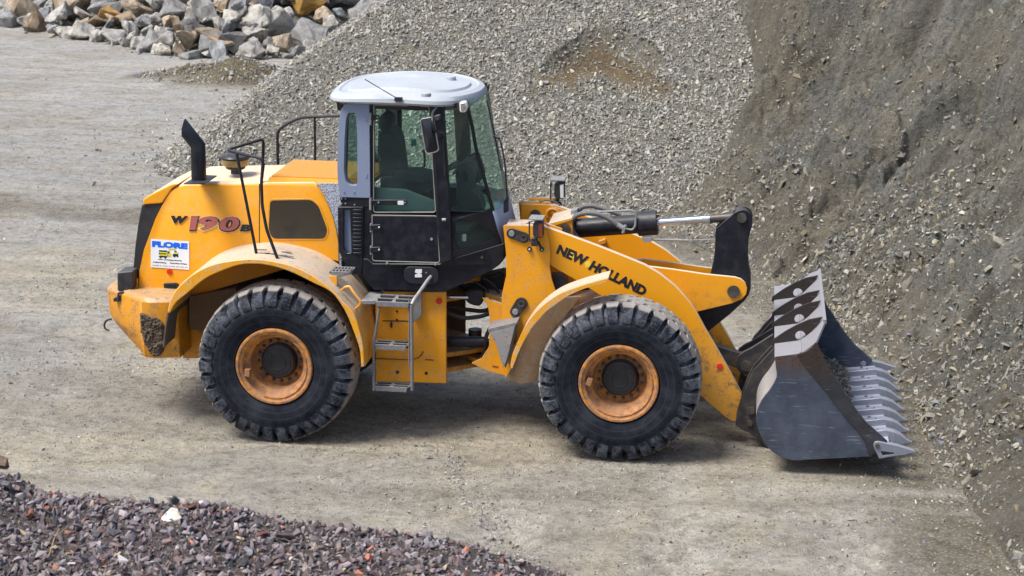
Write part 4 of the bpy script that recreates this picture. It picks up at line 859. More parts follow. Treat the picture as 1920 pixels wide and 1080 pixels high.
for (i_, j_), v_ in vv_.items():
    if (i_+1, j_) in vv_ and (i_, j_+1) in vv_ and (i_+1, j_+1) in vv_: mb.b.faces.new((v_, vv_[i_, j_+1], vv_[i_+1, j_+1], vv_[i_+1, j_]))
mb.out('mud_patch', 'mud', cw, smooth=25)
pts = [P(205, 620, Y=1.0)+Vector((0, 0, 0)), P(197, 617, Y=1.0), P(195, 608, Y=1.0), P(200, 600, Y=1.0), P(209, 598, Y=1.0)]
MB().tube(pts, .011, 8).out('towing_loop', 'plastic', cw)
MB().prism([(261, 549), (314, 553), (314, 560), (261, 556)], .62, .85).out('cover_plate', 'fender', cw, bevel=.004)
# rear lamp
rl = MB().prism(rpoly([(219.5, 511), (249, 508), (249.5, 540), (244, 546), (220, 546)], 3), .72, .98).out('rear_lamp', 'plastic', ld, bevel=.012)
MB().prism([(212, 560), (232, 551), (247, 551), (247, 556), (226, 565), (213, 566)], .70, .86).out('lamp_bracket', 'plastic', rl, bevel=.004)
MB().tube([P(222, 562, Y=.7), P(222, 549, Y=.7), P(232, 548, Y=.7)], .012, 8).out('lamp_bolt', 'plastic', rl)
MB().prism([(248.5, 524), (258, 522), (258, 546), (249, 547)], .84, 1.0).out('hood_corner', 'yellow', ld, bevel=.004)
# rear frame and wheel arch
MB().prism([(340, 600), (640, 560), (700, 560), (700, 670), (640, 690), (420, 672), (343, 672)], .92, 1.82).out('rear_frame', 'yellow_dirty', ld, bevel=.006)
MB().prism([(354, 555), (440, 540), (455, 560), (412, 620), (396, 622), (354, 618)], .80, 1.9).out('fuel_tank', 'brown', ld, bevel=.01)
MB().prism([(345, 545), (420, 505), (560, 505), (650, 560), (700, 600), (700, 560), (660, 500), (560, 470), (420, 478), (350, 520)], .93, 1.8).out('wheel_arch_liner', 'flap', ld)
# rear fender
lo_ = spline([(314, 586.5), (320, 560), (338, 534), (368, 510), (405, 494), (446, 487), (474, 485.5), (504, 488), (550, 499), (587, 517), (624, 545), (648, 570), (665, 591), (674, 618), (680.5, 645), (684, 687)], 5)
li_ = spline([(677, 689.5), (674.5, 657), (663, 622), (647, 584), (622, 549.5), (586, 530), (541, 508.5), (499, 497), (468, 495), (446, 497.5), (421, 506), (386, 522), (351, 550), (330, 568), (319, 586.5)], 5)
FYo = .10
for mY, nm in ((0, 'near'), (1, 'far')):
    path = [P(x, y, Y=FYo) for x, y in lo_]; a_, b_ = (FYo+.012, HY+.02) if not mY else (2*YC-HY-.02, 2*YC-FYo-.012)
    rg = []
    fd = MB().sheet(path, a_, b_, .022)
    fen = fd.out('rear_fender', 'fender', ld, smooth=40)
    mb = MB(); ol = [P(x, y, Y=FYo) for x, y in lo_+li_]
    if mY: ol = [mir(p) for p in ol]
    mb.plate(ol, (0, .03 if not mY else -.03, 0)); mb.out('fender_lip', 'fenderlip', fen, bevel=.01)
    fp = [P(x, y, Y=FYo+.03) for x, y in spline([(324, 563), (316, 588), (311, 618), (307.5, 651)], 3)]
    MB().sheet(fp, a_+.02, b_-.02, .015).out('mud_flap', 'flap', fen)
    if not mY:
        mb = MB()
        for cx, cy in ((491, 464.5), (507, 472), (537, 465), (541, 477), (497, 476), (529, 471)): 
            q = P(cx, cy, Y=.5 if cy < 470 else .35); 
            zz = max(p.z for p in path if abs(p.x-q.x) < .06); mb.box((q.x-.05, q.y-.02, zz+.001), (q.x+.05, q.y+.01, zz+.006))
        mb.out('grip_strip', 'dust_steel', fen)
        # small step and handle on the descending part
        st_ = [P(x, y, Y=.42) for x, y in rpoly([(618, 515), (636, 498), (655, 498), (659.5, 503), (657, 512), (640, 519), (622, 520)], 3)]
        fs = MB().prism(rpoly([(619, 516), (628, 514), (650, 512), (657.5, 503), (660, 505), (656, 515), (640, 519.5), (620, 519)], 1.5), .30, .34).out('fender_step', 'dust_steel', fen, bevel=.003)
        zt_ = P(640, 512, Y=.3).z; x0_, x1_ = P(618, 516, Y=.3).x, P(655, 512, Y=.3).x
        mb = MB()
        for k_ in range(6): mb.box((x0_+.01+k_*(x1_-x0_)/6, .31, zt_), (x0_+.024+k_*(x1_-x0_)/6, .52, zt_+.012))
        mb.box((x0_, .30, zt_-.012), (x1_+.01, .315, zt_+.014)); mb.box((x0_, .41, zt_-.012), (x1_+.01, .425, zt_+.012)); mb.box((x0_, .515, zt_-.012), (x1_+.01, .53, zt_+.012)); mb.box((x0_-.004, .30, zt_-.012), (x0_+.012, .53, zt_+.014)); mb.box((x1_, .30, zt_-.012), (x1_+.014, .53, zt_+.014))
        mb.out('step_grating', 'dust_steel', fs, bevel=.003)
        MB().prism([(617, 517), (631.5, 518), (631.5, 536), (624, 531)], .28, .31).out('step_bracket', 'yellow', fs, bevel=.002)
        MB().tube([P(641, 544, Y=.24), P(648, 538, Y=.16), P(656, 537, Y=.16), P(663, 548, Y=.14), P(677, 566, Y=.13), P(675, 572, Y=.14), P(667, 579, Y=.22)], .014, 10, .04).out('fender_handle', 'yellow', fen)
        # hand rail on the fender
        Z1 = P(425, 281, Y=.45).z
        L0 = P(425, 281.5, Y=.45); R1 = P(490, 297, Y=.30)
        mb = MB(); mb.tube([P(481, 477, Y=.34), P(464, 390, Y=.38), P(444, 289, Y=.43)], .015, 10)
        mb.tube([P(520, 484, Y=.22), P(500, 431, Y=.25), P(491.5, 385, Y=.28), P(490, 340, Y=.29), P(494, 308, Y=.30), R1+Vector((.0, 0, 0)), L0, P(494, 260.5, Y=.86), P(493.5, 290, Y=.87), P(490.5, 340, Y=.88)], .016, 10, .05)
        mb.out('hand_rail', 'black', ld)
# far hand rail
MB().tube([P(521, 325, Y=2.1), P(520, 245, Y=2.1), P(540, 231, Y=2.1), P(563, 220.5, Y=2.1), P(600, 218.5, Y=2.1), P(637, 217.5, Y=2.05)], .016, 10, .06).tube([P(591, 325, Y=2.1), P(590, 219, Y=2.1)], .013, 10).out('hand_rail', 'black', ld)
# ---------------------------------------------------- mid frame, steps, articulation
FRY = .72
sf_ = [(704, 560), (717, 547), (836, 547), (837, 719), (704, 715.5)]; sfp = [P(x, y, Y=FRY) for x, y in sf_]
mf = MB().plate(sfp, (0, .05, 0)).out('side_frame', 'yellow', ld, bevel=.008); MB().plate([mir(p) for p in sfp], (0, -.05, 0)).out('side_frame', 'brown', ld)  # far plate brown: shade inside the frame painted into its colour
MB().prism([(704, 560), (717, 547), (800, 547), (800, 700), (704, 700)], FRY+.05, 2*YC-FRY-.05).out('frame_web', 'flap', ld)  # dark inner box: the shade of the frame cavity is put into its colour
MB().prism([(702, 672), (775, 676), (775, 715), (704, 714.5)], FRY-.004, FRY+.01).out('mud_patch', 'mud', mf) if 0 else None
MB().prism([(775, 602), (776, 601), (776, 603.5), (717, 602.5), (717, 600.8), (755, 601)], FRY-.002, FRY+.01).out('panel_seam', 'ink', mf)
MB().prism(circ(823, 564.5, 6), FRY-.012, FRY).out('reflector', 'red', mf, bevel=.002)
MB().prism([(797, 673), (813, 674), (813, 676.5), (797, 675.5)], FRY-.002, FRY).out('warning_strip', 'labelred', mf)
MB().prism(circ(733.5, 609, 2.2, 6), FRY-.008, FRY).prism(circ(744, 600, 2), FRY-.01, FRY).prism(circ(744, 584, 2), FRY-.01, FRY).prism(circ(745, 698, 3), FRY-.008, FRY).prism(circ(799, 700, 3), FRY-.008, FRY).out('bolt', 'plastic', mf)
MB().tube([P(703, 672.5, Y=FRY-.01), P(774, 674.5, Y=FRY-.01), P(787, 670, Y=FRY-.01), P(794, 659, Y=FRY-.01)], .005, 6).out('cable', 'plastic', mf)
# articulation: rear hinge plates (upper and lower), front frame hinge plates
AX = P(876, 655, Y=1.37).x
def hplate(z, x0_, x1_, y0_, tipw, mat, name, th=.05, par=None):
    o2 = [Vector((x0_, y0_, z)), Vector((x1_-.15, YC-tipw-.12, z)), Vector((x1_-.03, YC-tipw, z)), Vector((x1_, YC, z)), Vector((x1_-.03, YC+tipw, z)), Vector((x1_-.15, YC+tipw+.12, z)), Vector((x0_, 2*YC-y0_, z))]
    if x1_ < x0_: o2 = [Vector((x0_, y0_, z)), Vector((x1_+.15, YC-tipw-.12, z)), Vector((x1_+.03, YC-tipw, z)), Vector((x1_, YC, z)), Vector((x1_+.03, YC+tipw, z)), Vector((x1_+.15, YC+tipw+.12, z)), Vector((x0_, 2*YC-y0_, z))]
    return MB().plate(o2, (0, 0, th)).out(name, mat, par or ld, bevel=.006)
xr = P(836.5, 650, Y=FRY).x
zl = P(838, 682, Y=FRY).z; zl2 = P(838, 712, Y=FRY).z; zu = P(838, 578, Y=FRY).z; zu2 = P(838, 552, Y=FRY).z
hplate(zl, xr-.25, xr+.36, FRY+.052, .12, 'yellow_dirty', 'hinge_plate'); hplate(zl2, xr-.25, xr+.30, FRY+.052, .12, 'yellow_dirty', 'hinge_plate')
hplate(zu, xr-.25, xr+.30, FRY+.052, .12, 'yellow_dirty', 'hinge_plate'); hplate(zu2+.02, xr-.25, xr+.30, FRY+.052, .12, 'yellow_dirty', 'hinge_plate')
xf = P(947, 700, Y=.9).x
hplate(P(900, 689, Y=1.0).z, xf+.2, xr+.10, .78, .10, 'yellow_dirty', 'hinge_plate'); hplate(P(905, 562, Y=1.0).z, xf+.1, xr+.14, .78, .10, 'fender', 'hinge_plate')
MB().cyl((xr+.2, YC, zl-.1), (xr+.2, YC, zl+.2), .07).out('hinge_pin', 'pin', ld)
mb = MB(); mb.cyl((xr+.2, YC, zu-.08), (xr+.2, YC, zu2+.1), .07); mb.out('hinge_pin', 'pin', ld)
mb = MB(); q0 = P(838, 642, Y=.98); q1 = P(912, 641, Y=.98); mb.cyl(q0-Vector((.2, 0, 0)), q1, .055); mb.cyl(q1, q1+Vector((.12, 0, 0)), .035); mb.out('steering_cylinder', 'black', ld)
q0 = P(842, 557, Y=.86); MB().cyl(q0-Vector((.1, 0, 0)), P(878, 557.5, Y=.86), .018).out('steering_rod', 'chrome', ld)
mb = MB(); mb.prism(spline([(870, 552), (880, 545), (900, 546), (907, 553), (905, 566), (898, 574), (884, 572), (874, 565)], 3, True), 1.0, 1.25); mb.prism([(850, 530), (945, 510), (945, 540), (930, 556), (915, 548), (880, 552)], 1.25, 1.5)
mb.out('valve_block', 'plastic', ld, bevel=.02)
mb = MB(); mb.tube([P(838, 588, Y=.95), P(870, 597, Y=.95), P(900, 594, Y=.95), P(930, 583, Y=1.0)], .022, 10); mb.tube([P(838, 575, Y=1.2), P(872, 580, Y=1.2), P(905, 584, Y=1.2), P(930, 575, Y=1.2)], .022, 10); mb.tube([P(905, 520, Y=1.1), P(925, 533, Y=1.1), P(938, 553, Y=1.1)], .014, 8); mb.tube([P(890, 528, Y=1.1), P(915, 545, Y=1.1), P(925, 580, Y=1.15)], .012, 8)
mb.tube([P(912, 655, Y=.93), P(910, 640, Y=.9), P(913, 626, Y=.88), P(918, 616, Y=.86)], .02, 8)
mb.out('frame_hose', 'plastic', ld)
MB().prism([(836.5, 560), (838, 560), (872, 560), (872, 640), (838, 650)], 1.95, 2.0).out('far_frame_web', 'brown', ld)  # brown stands in for the far yellow frame lying in shade
# access steps
s_far = .56; s_near = .28
lad = MB(); lad.tube([P(771.5, 572, Y=s_near), P(772.5, 640, Y=s_near), P(773, 732, Y=s_near)], .016, 8); lad.tube([P(711, 577, Y=s_near+.03), P(705, 620, Y=s_near+.02), P(700.5, 640, Y=s_near), P(701, 732, Y=s_near)], .014, 8, .03)
lad.tube([P(767, 690, Y=s_near), P(767, 560, Y=s_near+.02)], .008, 6)
ladder = lad.out('access_ladder', 'dust_steel', ld, smooth=30)
for (xl_, xr_, yn, dep) in ((700.5, 772, 571, .30), (697.5, 766.5, 652, .19), (698, 768.5, 730, .17)):
    zz = P(735, yn-5, Y=s_near).z; a_ = P(xl_, yn-5, Y=s_near).x; b_ = P(xr_, yn-5, Y=s_near).x; y0_ = s_near-.01
    mb = MB(); fr = [Vector((a_+.03, y0_, zz)), Vector((b_-.03, y0_, zz)), Vector((b_, y0_+.06, zz)), Vector((b_, y0_+dep, zz)), Vector((a_, y0_+dep, zz)), Vector((a_, y0_+.06, zz))]
    m_ = (a_+b_)/2; hs = []
    for u0, u1 in ((a_+.018, m_-.009), (m_+.009, b_-.018)):
        for v0, v1 in ((y0_+.022, y0_+dep*.5-.009), (y0_+dep*.5+.009, y0_+dep-.018)): hs.append([Vector((u0+.02, v0, zz)), Vector((u1-.01, v0, zz)), Vector((u1, v1, zz)), Vector((u0, v1, zz))])
    mb.plate(fr, (0, 0, -.022), hs)
    mb.plate([Vector((a_+.03, y0_, zz-.02)), Vector((b_-.03, y0_, zz-.02)), Vector((b_-.035, y0_, zz-.05)), Vector((a_+.035, y0_, zz-.05))], (0, .012, 0))
    st_ = mb.out('step', 'dust_steel', ladder, smooth=30, bevel=.002)
    mb = MB()
    for k_ in range(1, 9): yy = y0_+dep*k_/9.5; mb.box((a_+.02, yy, zz-.018), (b_-.02, yy+.004, zz-.006))
    mb.box((a_+.01, y0_+.02, zz-.03), (b_-.01, y0_+dep-.01, zz-.026))
    mb.out('step_grating', 'plastic', st_)
MB().prism([(676, 562), (699, 562), (722, 548), (697, 547)], .44, .50).out('step_deck', 'steel', ld, bevel=.003) if 0 else None
z_ = P(690, 563, Y=.34).z; MB().plate([P(676, 563.5, Z=z_), P(704, 563.5, Z=z_), P(718, 547, Z=z_), P(693, 547, Z=z_)], (0, 0, -.04)).out('step_deck', 'steel', ld, bevel=.004)
MB().prism([(757, 560), (790, 548), (790, 592), (779, 603), (775, 602), (775, 560)], FRY-.06, FRY-.01).out('ladder_bracket', 'steel', ld, bevel=.003)
MB().tube([P(772, 571, Y=s_near), P(777, 561, Y=.32), P(790, 543, Y=.42), P(803, 524, Y=.55), P(808, 518.5, Y=.6)], .018, 10, .03).out('ladder_grip', 'steel', ld)
# ---------------------------------------------------- cab
CY = .62
cabbase = [(678.5, 486), (682, 484), (690, 486), (699, 494), (823, 494.5), (833, 490), (842, 487.5), (942, 457.5), (946.5, 454), (947, 470), (945.5, 486), (936, 497), (918, 509.5), (836, 547), (701, 544), (688, 530), (677, 516)]
# the nose narrows: front plane of the side
bx = P(842, 490, Y=CY).x; KF = .50
def cside(px, py):
    q = P(px, py, Y=CY-.02)
    return q if q.x < bx else PK(px, py, bx, CY-.02, KF)
mb = MB(); a_ = [cside(x, y) for x, y in cabbase]; mb.rings([a_, [Vector((p.x, YC, p.z)) for p in a_], [mir(p) for p in a_]])
cbase = mb.out('cab_base', 'black', ld, bevel=.012, smooth=30)
rec = MB().prism(rpoly([(757, 506), (765, 500), (812, 501), (822, 508), (822, 526), (815, 533), (768, 532), (757, 524)], 8), CY-.024, CY-.01).out('side_recess', 'ink', cbase, bevel=.004)
MB().prism([(779, 505), (791, 505), (791, 512), (787, 513), (791, 515), (791, 520), (778, 520), (778, 515), (784, 513), (778, 511)], CY-.03, CY-.024).out('emblem', 'lens', rec)
MB().prism(circ(799, 511.5, 1.3), CY-.032, CY-.02).prism(circ(725.5, 493.5, 2.4), CY-.03, CY-.02).prism(circ(816, 495.5, 2.4), CY-.03, CY-.02).out('bolt', 'steel', cbase)
q = cside(904, 482); MB().cyl(q-Vector((0, .012, 0)), q+Vector((0, .01, 0)), .014, 10).out('bolt', 'pin', cbase)
# rear vent panel
slot = rpoly([(644, 393), (656, 393), (659, 474), (650, 475), (644, 466)], 2)
vp = MB().prism([(633, 388), (680.5, 388), (679.5, 497), (677, 516), (655, 513), (648, 496), (634, 470)], CY-.03, CY+.1, [slot]).out('vent_panel', 'black', ld, bevel=.006)
MB().prism(slot, CY+.02, CY+.03).out('vent_duct', 'grey', vp)
for k_ in range(12):
    y_ = 391+k_*7.3; MB().prism([(661.5, y_+2), (677.5, y_+2), (677, y_+4.5), (675, y_+6), (664, y_+6), (662, y_+4.5)], CY-.045, CY-.028).out('louvre', 'grey' if 0 else 'black', vp, bevel=.003)
MB().prism([(637, 370), (693, 371), (693, 388), (640, 387)], CY-.012, CY+.08).out('pillar_bracket', 'black', ld, bevel=.004)
mb = MB()
for x_, y_ in ((640.5, 372.5), (647.5, 372.5), (640.5, 381.5), (647.5, 381.5), (664.5, 384), (696, 371.5)): mb.prism(circ(x_, y_, 1.5, n=8), CY-.02, CY-.01)
mb.out('bolt', 'steel', ld)
# cab frame (black): near and far sides
out_ = [(693, 191), (876, 190), (886, 240), (895, 290), (905, 320), (915, 360), (924, 395), (934, 430), (943, 457.5), (842, 487.5), (833, 491), (823, 495), (677, 495), (677, 387), (693, 387)]
dwin = rpoly([(701.5, 197), (803.5, 199.5), (816, 396.5), (701, 396.5)], 4)
swin = rpoly([(831.5, 197), (874, 197), (884, 240), (892, 290), (902, 322), (921, 390), (906, 397.5), (845, 396)], 3)
lwin = spline([(854, 413), (866, 410.5), (885, 414), (905, 422), (922, 432), (930.5, 444), (922, 450), (896, 458.5), (866, 468), (856, 465), (854, 440)], 4, True)
def sidepoly(pts, off=0.):
    r = []
    for x, y in pts:
        q = P(x, y, Y=CY+off)
        if q.x > bx: q = PK(x, y, bx, CY+off, KF)
        r.append(q)
    return r
for m_ in (1, 0):
    f = (lambda l: [mir(p) for p in l]) if m_ else (lambda l: l); g2 = -1 if m_ else 1
    cf = MB().plate(f(sidepoly(out_)), (0, .05*g2, 0), [f(sidepoly(dwin)), f(sidepoly(swin)), f(sidepoly(lwin))]).out('cab_frame', 'black', ld, smooth=25)
    q = [Vector((p.x, CY-.03, p.z)) for p in [P(x, y, Y=CY) for x, y in ((806, 197), (832, 197), (845, 397), (848, 487), (826, 494), (818, 397))]]
    MB().plate(f(q), (0, .09*g2, 0)).out('door_pillar', 'black', cf, bevel=.012)
MB().prism([(810.5, 215), (812, 215), (822.5, 400), (821, 400)], CY-.036, CY-.028).out('pillar_seam', 'ink', cf)
for m_ in (0, 1):
    f = (lambda l: [mir(p) for p in l]) if m_ else (lambda l: l)
    d = -.006 if m_ else .006
    MB().plate(f(sidepoly(dwin, .02)), (0, d, 0)).out('door_glass', 'glass', cf, smooth=0)
    MB().plate(f(sidepoly(swin, .02)), (0, d, 0)).out('front_side_glass', 'glass', cf, smooth=0)
    MB().plate(f(sidepoly(lwin, .02)), (0, d, 0)).out('lower_window', 'darkglass', cf, smooth=0)
# door details: seals, panel, hinges, handle bar
def outline_tube(pts, Y, r): 
    q = [P(x, y, Y=Y) for x, y in pts]; return MB().tube(q+[q[0]], r, 6, .03)
outline_tube([(701, 197), (804.5, 199.5), (817, 398), (700.5, 398)], CY-.004, .006).out('door_seal', 'rubber', cf)
pn = MB().prism(rpoly([(698.5, 404.5), (819, 406), (823.5, 491.5), (699.5, 488)], 4), CY-.012, CY+.03).out('lower_door_panel', 'black', cf, bevel=.004)
outline_tube([(697.8, 403.5), (819.8, 405), (824.5, 492.5), (698.5, 489)], CY-.008, .006).out('door_seal', 'rubber', cf)
for y_ in (426, 468): MB().prism(rpoly([(694, y_-4), (713, y_-5), (716, y_), (714, y_+5), (700, y_+5), (694, y_+7)], 2), CY-.035, CY-.012).out('hinge', 'black', pn, bevel=.004); MB().prism(circ(710.5, y_, 1.6, n=8), CY-.042, CY-.03).out('bolt', 'lens', pn); q = P(695.5, y_-7, Y=CY-.02); MB().cyl(q, P(695.5, y_+9, Y=CY-.02), .01, 8).out('hinge_pin', 'steel', pn)
for y_, x2 in ((220.5, 709), (379.5, 761)):
    MB().prism(rpoly([(696, y_-4.5), (x2, y_-4.5), (x2+3, y_), (x2, y_+4.5), (696, y_+5)], 2), CY-.03, CY-.004).out('hinge', 'black', cf, bevel=.004); q = P(694.5, y_-9, Y=CY-.02); MB().cyl(q, P(694.5, y_+14, Y=CY-.02), .012, 8).out('hinge_pin', 'steel', cf)
MB().prism(rpoly([(745.5, 376.5), (756.5, 376.5), (757, 384), (745.5, 384)], 2), CY-.034, CY-.03).out('latch_plate', 'lens', cf)
MB().prism(circ(707.5, 220, 1.7, n=8), CY-.038, CY-.03).prism(circ(709.5, 379.5, 1.7, n=8), CY-.038, CY-.03).prism(circ(759, 380, 1.5, n=8), CY-.038, CY-.03).prism(circ(809, 448.5, 2.6, n=8), CY-.025, CY-.01).out('bolt', 'steel', cf)
MB().cyl(P(829, 412, Y=CY-.05), P(836, 412, Y=CY-.05), .015, 10).out('door_stop', 'steel', cf)
# grey rear pillar panel with its window
gout = rpoly([(646, 195), (692, 192.5), (694, 371), (637.5, 369.5), (633, 337), (632.4, 310), (634.5, 231), (639, 206)], 4)
ghole = rpoly([(652, 211.5), (667, 211), (670, 255), (670, 347.5), (657, 348), (648, 340), (644.5, 319), (646, 260), (648.5, 224)], 5)
for m_ in (1, 0):
    f = (lambda l: [mir(p) for p in l]) if m_ else (lambda l: l)
    gp = MB().plate(f([P(x, y, Y=CY-.03) for x, y in gout]), (0, -.12 if m_ else .12, 0), [f([P(x, y, Y=CY-.03) for x, y in ghole])]).out('rear_pillar', 'grey', ld, bevel=.012)
    q = [P(x, y, Y=CY+.05) for x, y in ghole]; q = [mir(p) for p in q] if m_ else q; MB().plate(q, (0, .005, 0)).out('pillar_window', 'glass', gp)
MB().prism(circ(686, 224.5, 2.3, n=8), CY-.04, CY-.03).prism(rpoly([(684.5, 325), (688.5, 325), (688.5, 333), (684.5, 333)], 1.5), CY-.035, CY-.03).prism(circ(644.5, 360, 1.3, n=8), CY-.04, CY-.03).prism(circ(663.5, 360.5, 1.3, n=8), CY-.04, CY-.03).out('bolt', 'grey', gp)
# rear wall with window
xb0, xb1 = P(640, 210, Y=CY).x, P(636, 369, Y=CY).x; zt0, zt1, zt2 = P(640, 200, Y=CY).z, P(633, 372, Y=CY).z, P(640, 520, Y=CY).z
def bw_(z): t = (z-zt1)/(zt0-zt1); return xb1+(xb0-xb1)*max(0, t)
o4 = [Vector((bw_(zt0), .72, zt0)), Vector((bw_(zt0), 2.02, zt0)), Vector((xb1, 2.02, zt1-.1)), Vector((xb1, .72, zt1-.1))]
h4 = [Vector((bw_(zt0-.1), .80, zt0-.1)), Vector((bw_(zt0-.1), 1.94, zt0-.1)), Vector((bw_(zt1+.12), 1.94, zt1+.12)), Vector((bw_(zt1+.12), .80, zt1+.12))]
rw = MB().plate(o4, (.04, 0, 0), [h4]).out('rear_wall', 'black', ld)
MB().plate([p+Vector((.02, 0, 0)) for p in h4], (.005, 0, 0)).out('rear_window', 'glass', rw)
# windscreen: bulged between the slanted front edges
led = [(875.5, 192), (880, 215), (886, 240), (890, 266), (895, 290), (904, 318), (914, 358), (924.5, 396)]
rg = []
for x, y in led:
    a_ = PK(x, y, bx, CY+.01, KF); b_ = mir(a_); rg.append([a_+(b_-a_)*t+Vector((.07*(1-(2*t-1)**2)**.8, 0, 0)) for t in np.linspace(0, 1, 13)])
mb = MB(); mb.rings(rg, close=False, cap=False); ws = mb.out('windscreen', 'shield', ld, smooth=60)
md = ws.modifiers.new('solid', 'SOLIDIFY'); md.thickness = .006
led2 = [(924.5, 396), (934, 430), (943.5, 457)]; rg = []
for x, y in led2:
    a_ = PK(x, y, bx, CY-.005, KF); b_ = mir(a_); rg.append([a_+(b_-a_)*t+Vector((.07*(1-(2*t-1)**2)**.8, 0, 0)) for t in np.linspace(0, 1, 13)])
ns = MB().rings(rg, close=False, cap=False).out('cab_nose', 'grey', ld, smooth=60); md = ns.modifiers.new('solid', 'SOLIDIFY'); md.thickness = .03
# nose underside
rg2 = [rg[-1]]; low = []
for p in rg[-1]: low.append(Vector((min(p.x, 2.35)-.12, p.y, P(930, 500, Y=1.0).z)))
MB().rings([rg[-1], low], close=False, cap=False).out('nose_skirt', 'black', ld, smooth=60)
# A pillars inside the windscreen corners
pa = [PK(x, y, bx, CY+.03, KF) for x, y in led]
MB().tube(pa, .018, 8).out('windscreen_pillar', 'black', ws); MB().tube([mir(p) for p in pa], .018, 8).out('windscreen_pillar', 'black', ws)
MB().prism([(856, 200), (876, 204), (886, 290), (888, 330), (868, 330), (862, 290)], 2.0, 2.06).out('far_mirror_guard', 'black', cf) if 0 else None
# roof
xl_, xr_ = P(634, 186, Y=1.3).x, P(914, 163, Y=1.5).x; yn, yf = .50, 2*YC-.50
rz = P(760, 194, Y=yn+.02).z
def rplan(s_, z, flat=1.): 
    cx, cy = (xl_+xr_)/2, YC; ax, ay = (xr_-xl_)/2*s_[0], (yf-yn)/2*s_[1]
    return [Vector((cx+x*ax, cy+y*ay, z-(z-rz)*.55*max(0, -x-.25)-(z-rz)*.15*max(0, x)+flat*(-.03*max(0, x)**2-.02*abs(y)))) for x, y in RPL]
_q = [(-1, 0), (-.985, .45), (-.93, .78), (-.78, .96), (-.5, 1), (0, 1), (.35, 1), (.58, .95), (.78, .76), (.92, .46), (.99, .18)]
RPL = spline(_q[:-1]+[(.99, .18), (.99, -.18)]+[(x, -y) for x, y in _q[-2:0:-1]], 3, True)
mb = MB(); mb.rings([rplan((.93, .9), rz+.03), rplan((.975, .965), rz), rplan((1., 1.), rz+.025), rplan((.995, .99), rz+.06), rplan((.97, .94), rz+.10), rplan((.90, .84), rz+.125), rplan((.88, .81), rz+.11), rplan((.80, .70), rz+.112), rplan((.78, .67), rz+.14), rplan((.35, .3), rz+.155)])
roof = mb.out('cab_roof', 'roof', ld, smooth=28)
mb = MB()
for cx_, cy_, dz_ in ((775, 139.5, .125), (846, 144, .125), (799, 175, .125)): q = P(cx_, cy_, Z=rz+dz_); mb.lathe([(-.03, .05), (.0, .05), (.006, .044), (.006, .01)], q, 20, 'Z')
mb.out('roof_boss', 'roof', roof)
q = P(746, 187, Y=yn-.005); MB().prism([(739.5, 183), (753, 183.5), (753, 190.5), (739.5, 190)], yn-.02, yn+.03).out('antenna_base', 'ink', roof)
MB().tube([P(747, 186, Y=yn), P(715, 167, Y=yn-.02), P(684, 148.5, Y=yn-.03)], .005, 6).out('antenna', 'ink', roof)
# roof gasket, front lamp, rear lamp
mb = MB(); mb.rings([rplan((.90, .86), rz-.06), rplan((.92, .885), rz+.035)]); mb.out('roof_gasket', 'ink', roof)
mb = MB(); q = P(867, 201, Y=.62)
wl = MB().prism(rpoly([(857, 192), (862, 192), (862, 208), (857, 206)], 1), .60, .70).out('work_lamp', 'plastic', ld, bevel=.003)
MB().prism(rpoly([(861, 191.5), (873, 190.5), (876.5, 200), (873, 211), (862, 211)], 3.5), .56, .66).out('lamp_housing', 'lens', wl, bevel=.012)
MB().prism(rpoly([(863.5, 193.5), (871.5, 193), (874, 200), (871.5, 208.5), (864, 208.5)], 2.5), .553, .57).out('lamp_lens', 'chrome', wl, bevel=.004)
MB().prism(rpoly([(630, 191), (643, 194), (640, 208), (633, 207)], 2), .75, .95).out('rear_work_lamp', 'plastic', ld, bevel=.006)
MB().prism(rpoly([(906, 168), (914, 160), (914, 172), (908, 180)], 2), 1.75, 1.9).out('front_work_lamp', 'plastic', ld, bevel=.006)
# mirror
mo = rpoly([(787, 223), (810, 219), (814, 224), (823.5, 282), (819, 285.5), (802, 290), (797, 286)], 5); mi_ = rpoly([(789, 225), (808.5, 221.3), (812, 226), (821, 280), (817.5, 283.5), (803, 287.5), (799, 284)], 4)
MYY = .26
mr = MB().prism(mo, MYY, MYY+.02, [mi_]).out('mirror', 'steel', ld, bevel=.004)
mc = P(808, 258, Y=MYY-.05); q = [P(x, y, Y=MYY+.004) for x, y in mi_]; MB().rings([q, [mc+(p-mc)*.45+Vector((0, -.035+.05*.55, 0)) for p in q]]).out('mirror_shell', 'black', mr, smooth=30)
MB().tube([P(818.5, 203, Y=.5), P(810.5, 212, Y=.3), P(811, 228, Y=.22), P(815, 245, Y=.22), P(819, 247.5, Y=.25), P(829, 248.5, Y=.42), P(832.5, 258, Y=.55), P(835, 330, Y=.57)], .014, 8, .05).out('mirror_arm', 'black', mr)
MB().prism(rpoly([(813, 218), (824, 216), (824, 226), (815, 226)], 2), .24, .32).out('mirror_clamp', 'plastic', mr, bevel=.003)
mb = MB(); mb.tube([P(794, 280, Y=.56), P(796, 292, Y=.56), P(796, 312, Y=.56), P(791, 312.5, Y=.56)], .012, 8, .01); mb.out('door_handle', 'black', cf)
MB().prism([(771, 261), (781, 261), (781, 274), (771, 274)], 2.06, 2.063).out('window_sticker', 'teal', cf)
# wipers
wp = MB().tube([P(912.5, 188, Y=1.0), P(919, 215, Y=1.0), P(928, 257, Y=.98), P(934, 290, Y=.95), P(940, 318, Y=.9)], .007, 6).tube([P(929, 257, Y=.98), P(938, 262, Y=.95), P(946, 300, Y=.9), P(950, 350, Y=.88), P(951, 385, Y=.88)], .009, 6).tube([P(926, 255, Y=.99), P(936, 259, Y=.95)], .014, 6).out('wiper', 'black', ld)
MB().prism(rpoly([(944, 378), (952.5, 368), (953, 397), (944, 400)], 2), .84, .90).out('wiper_motor_cover', 'black', wp, bevel=.004)
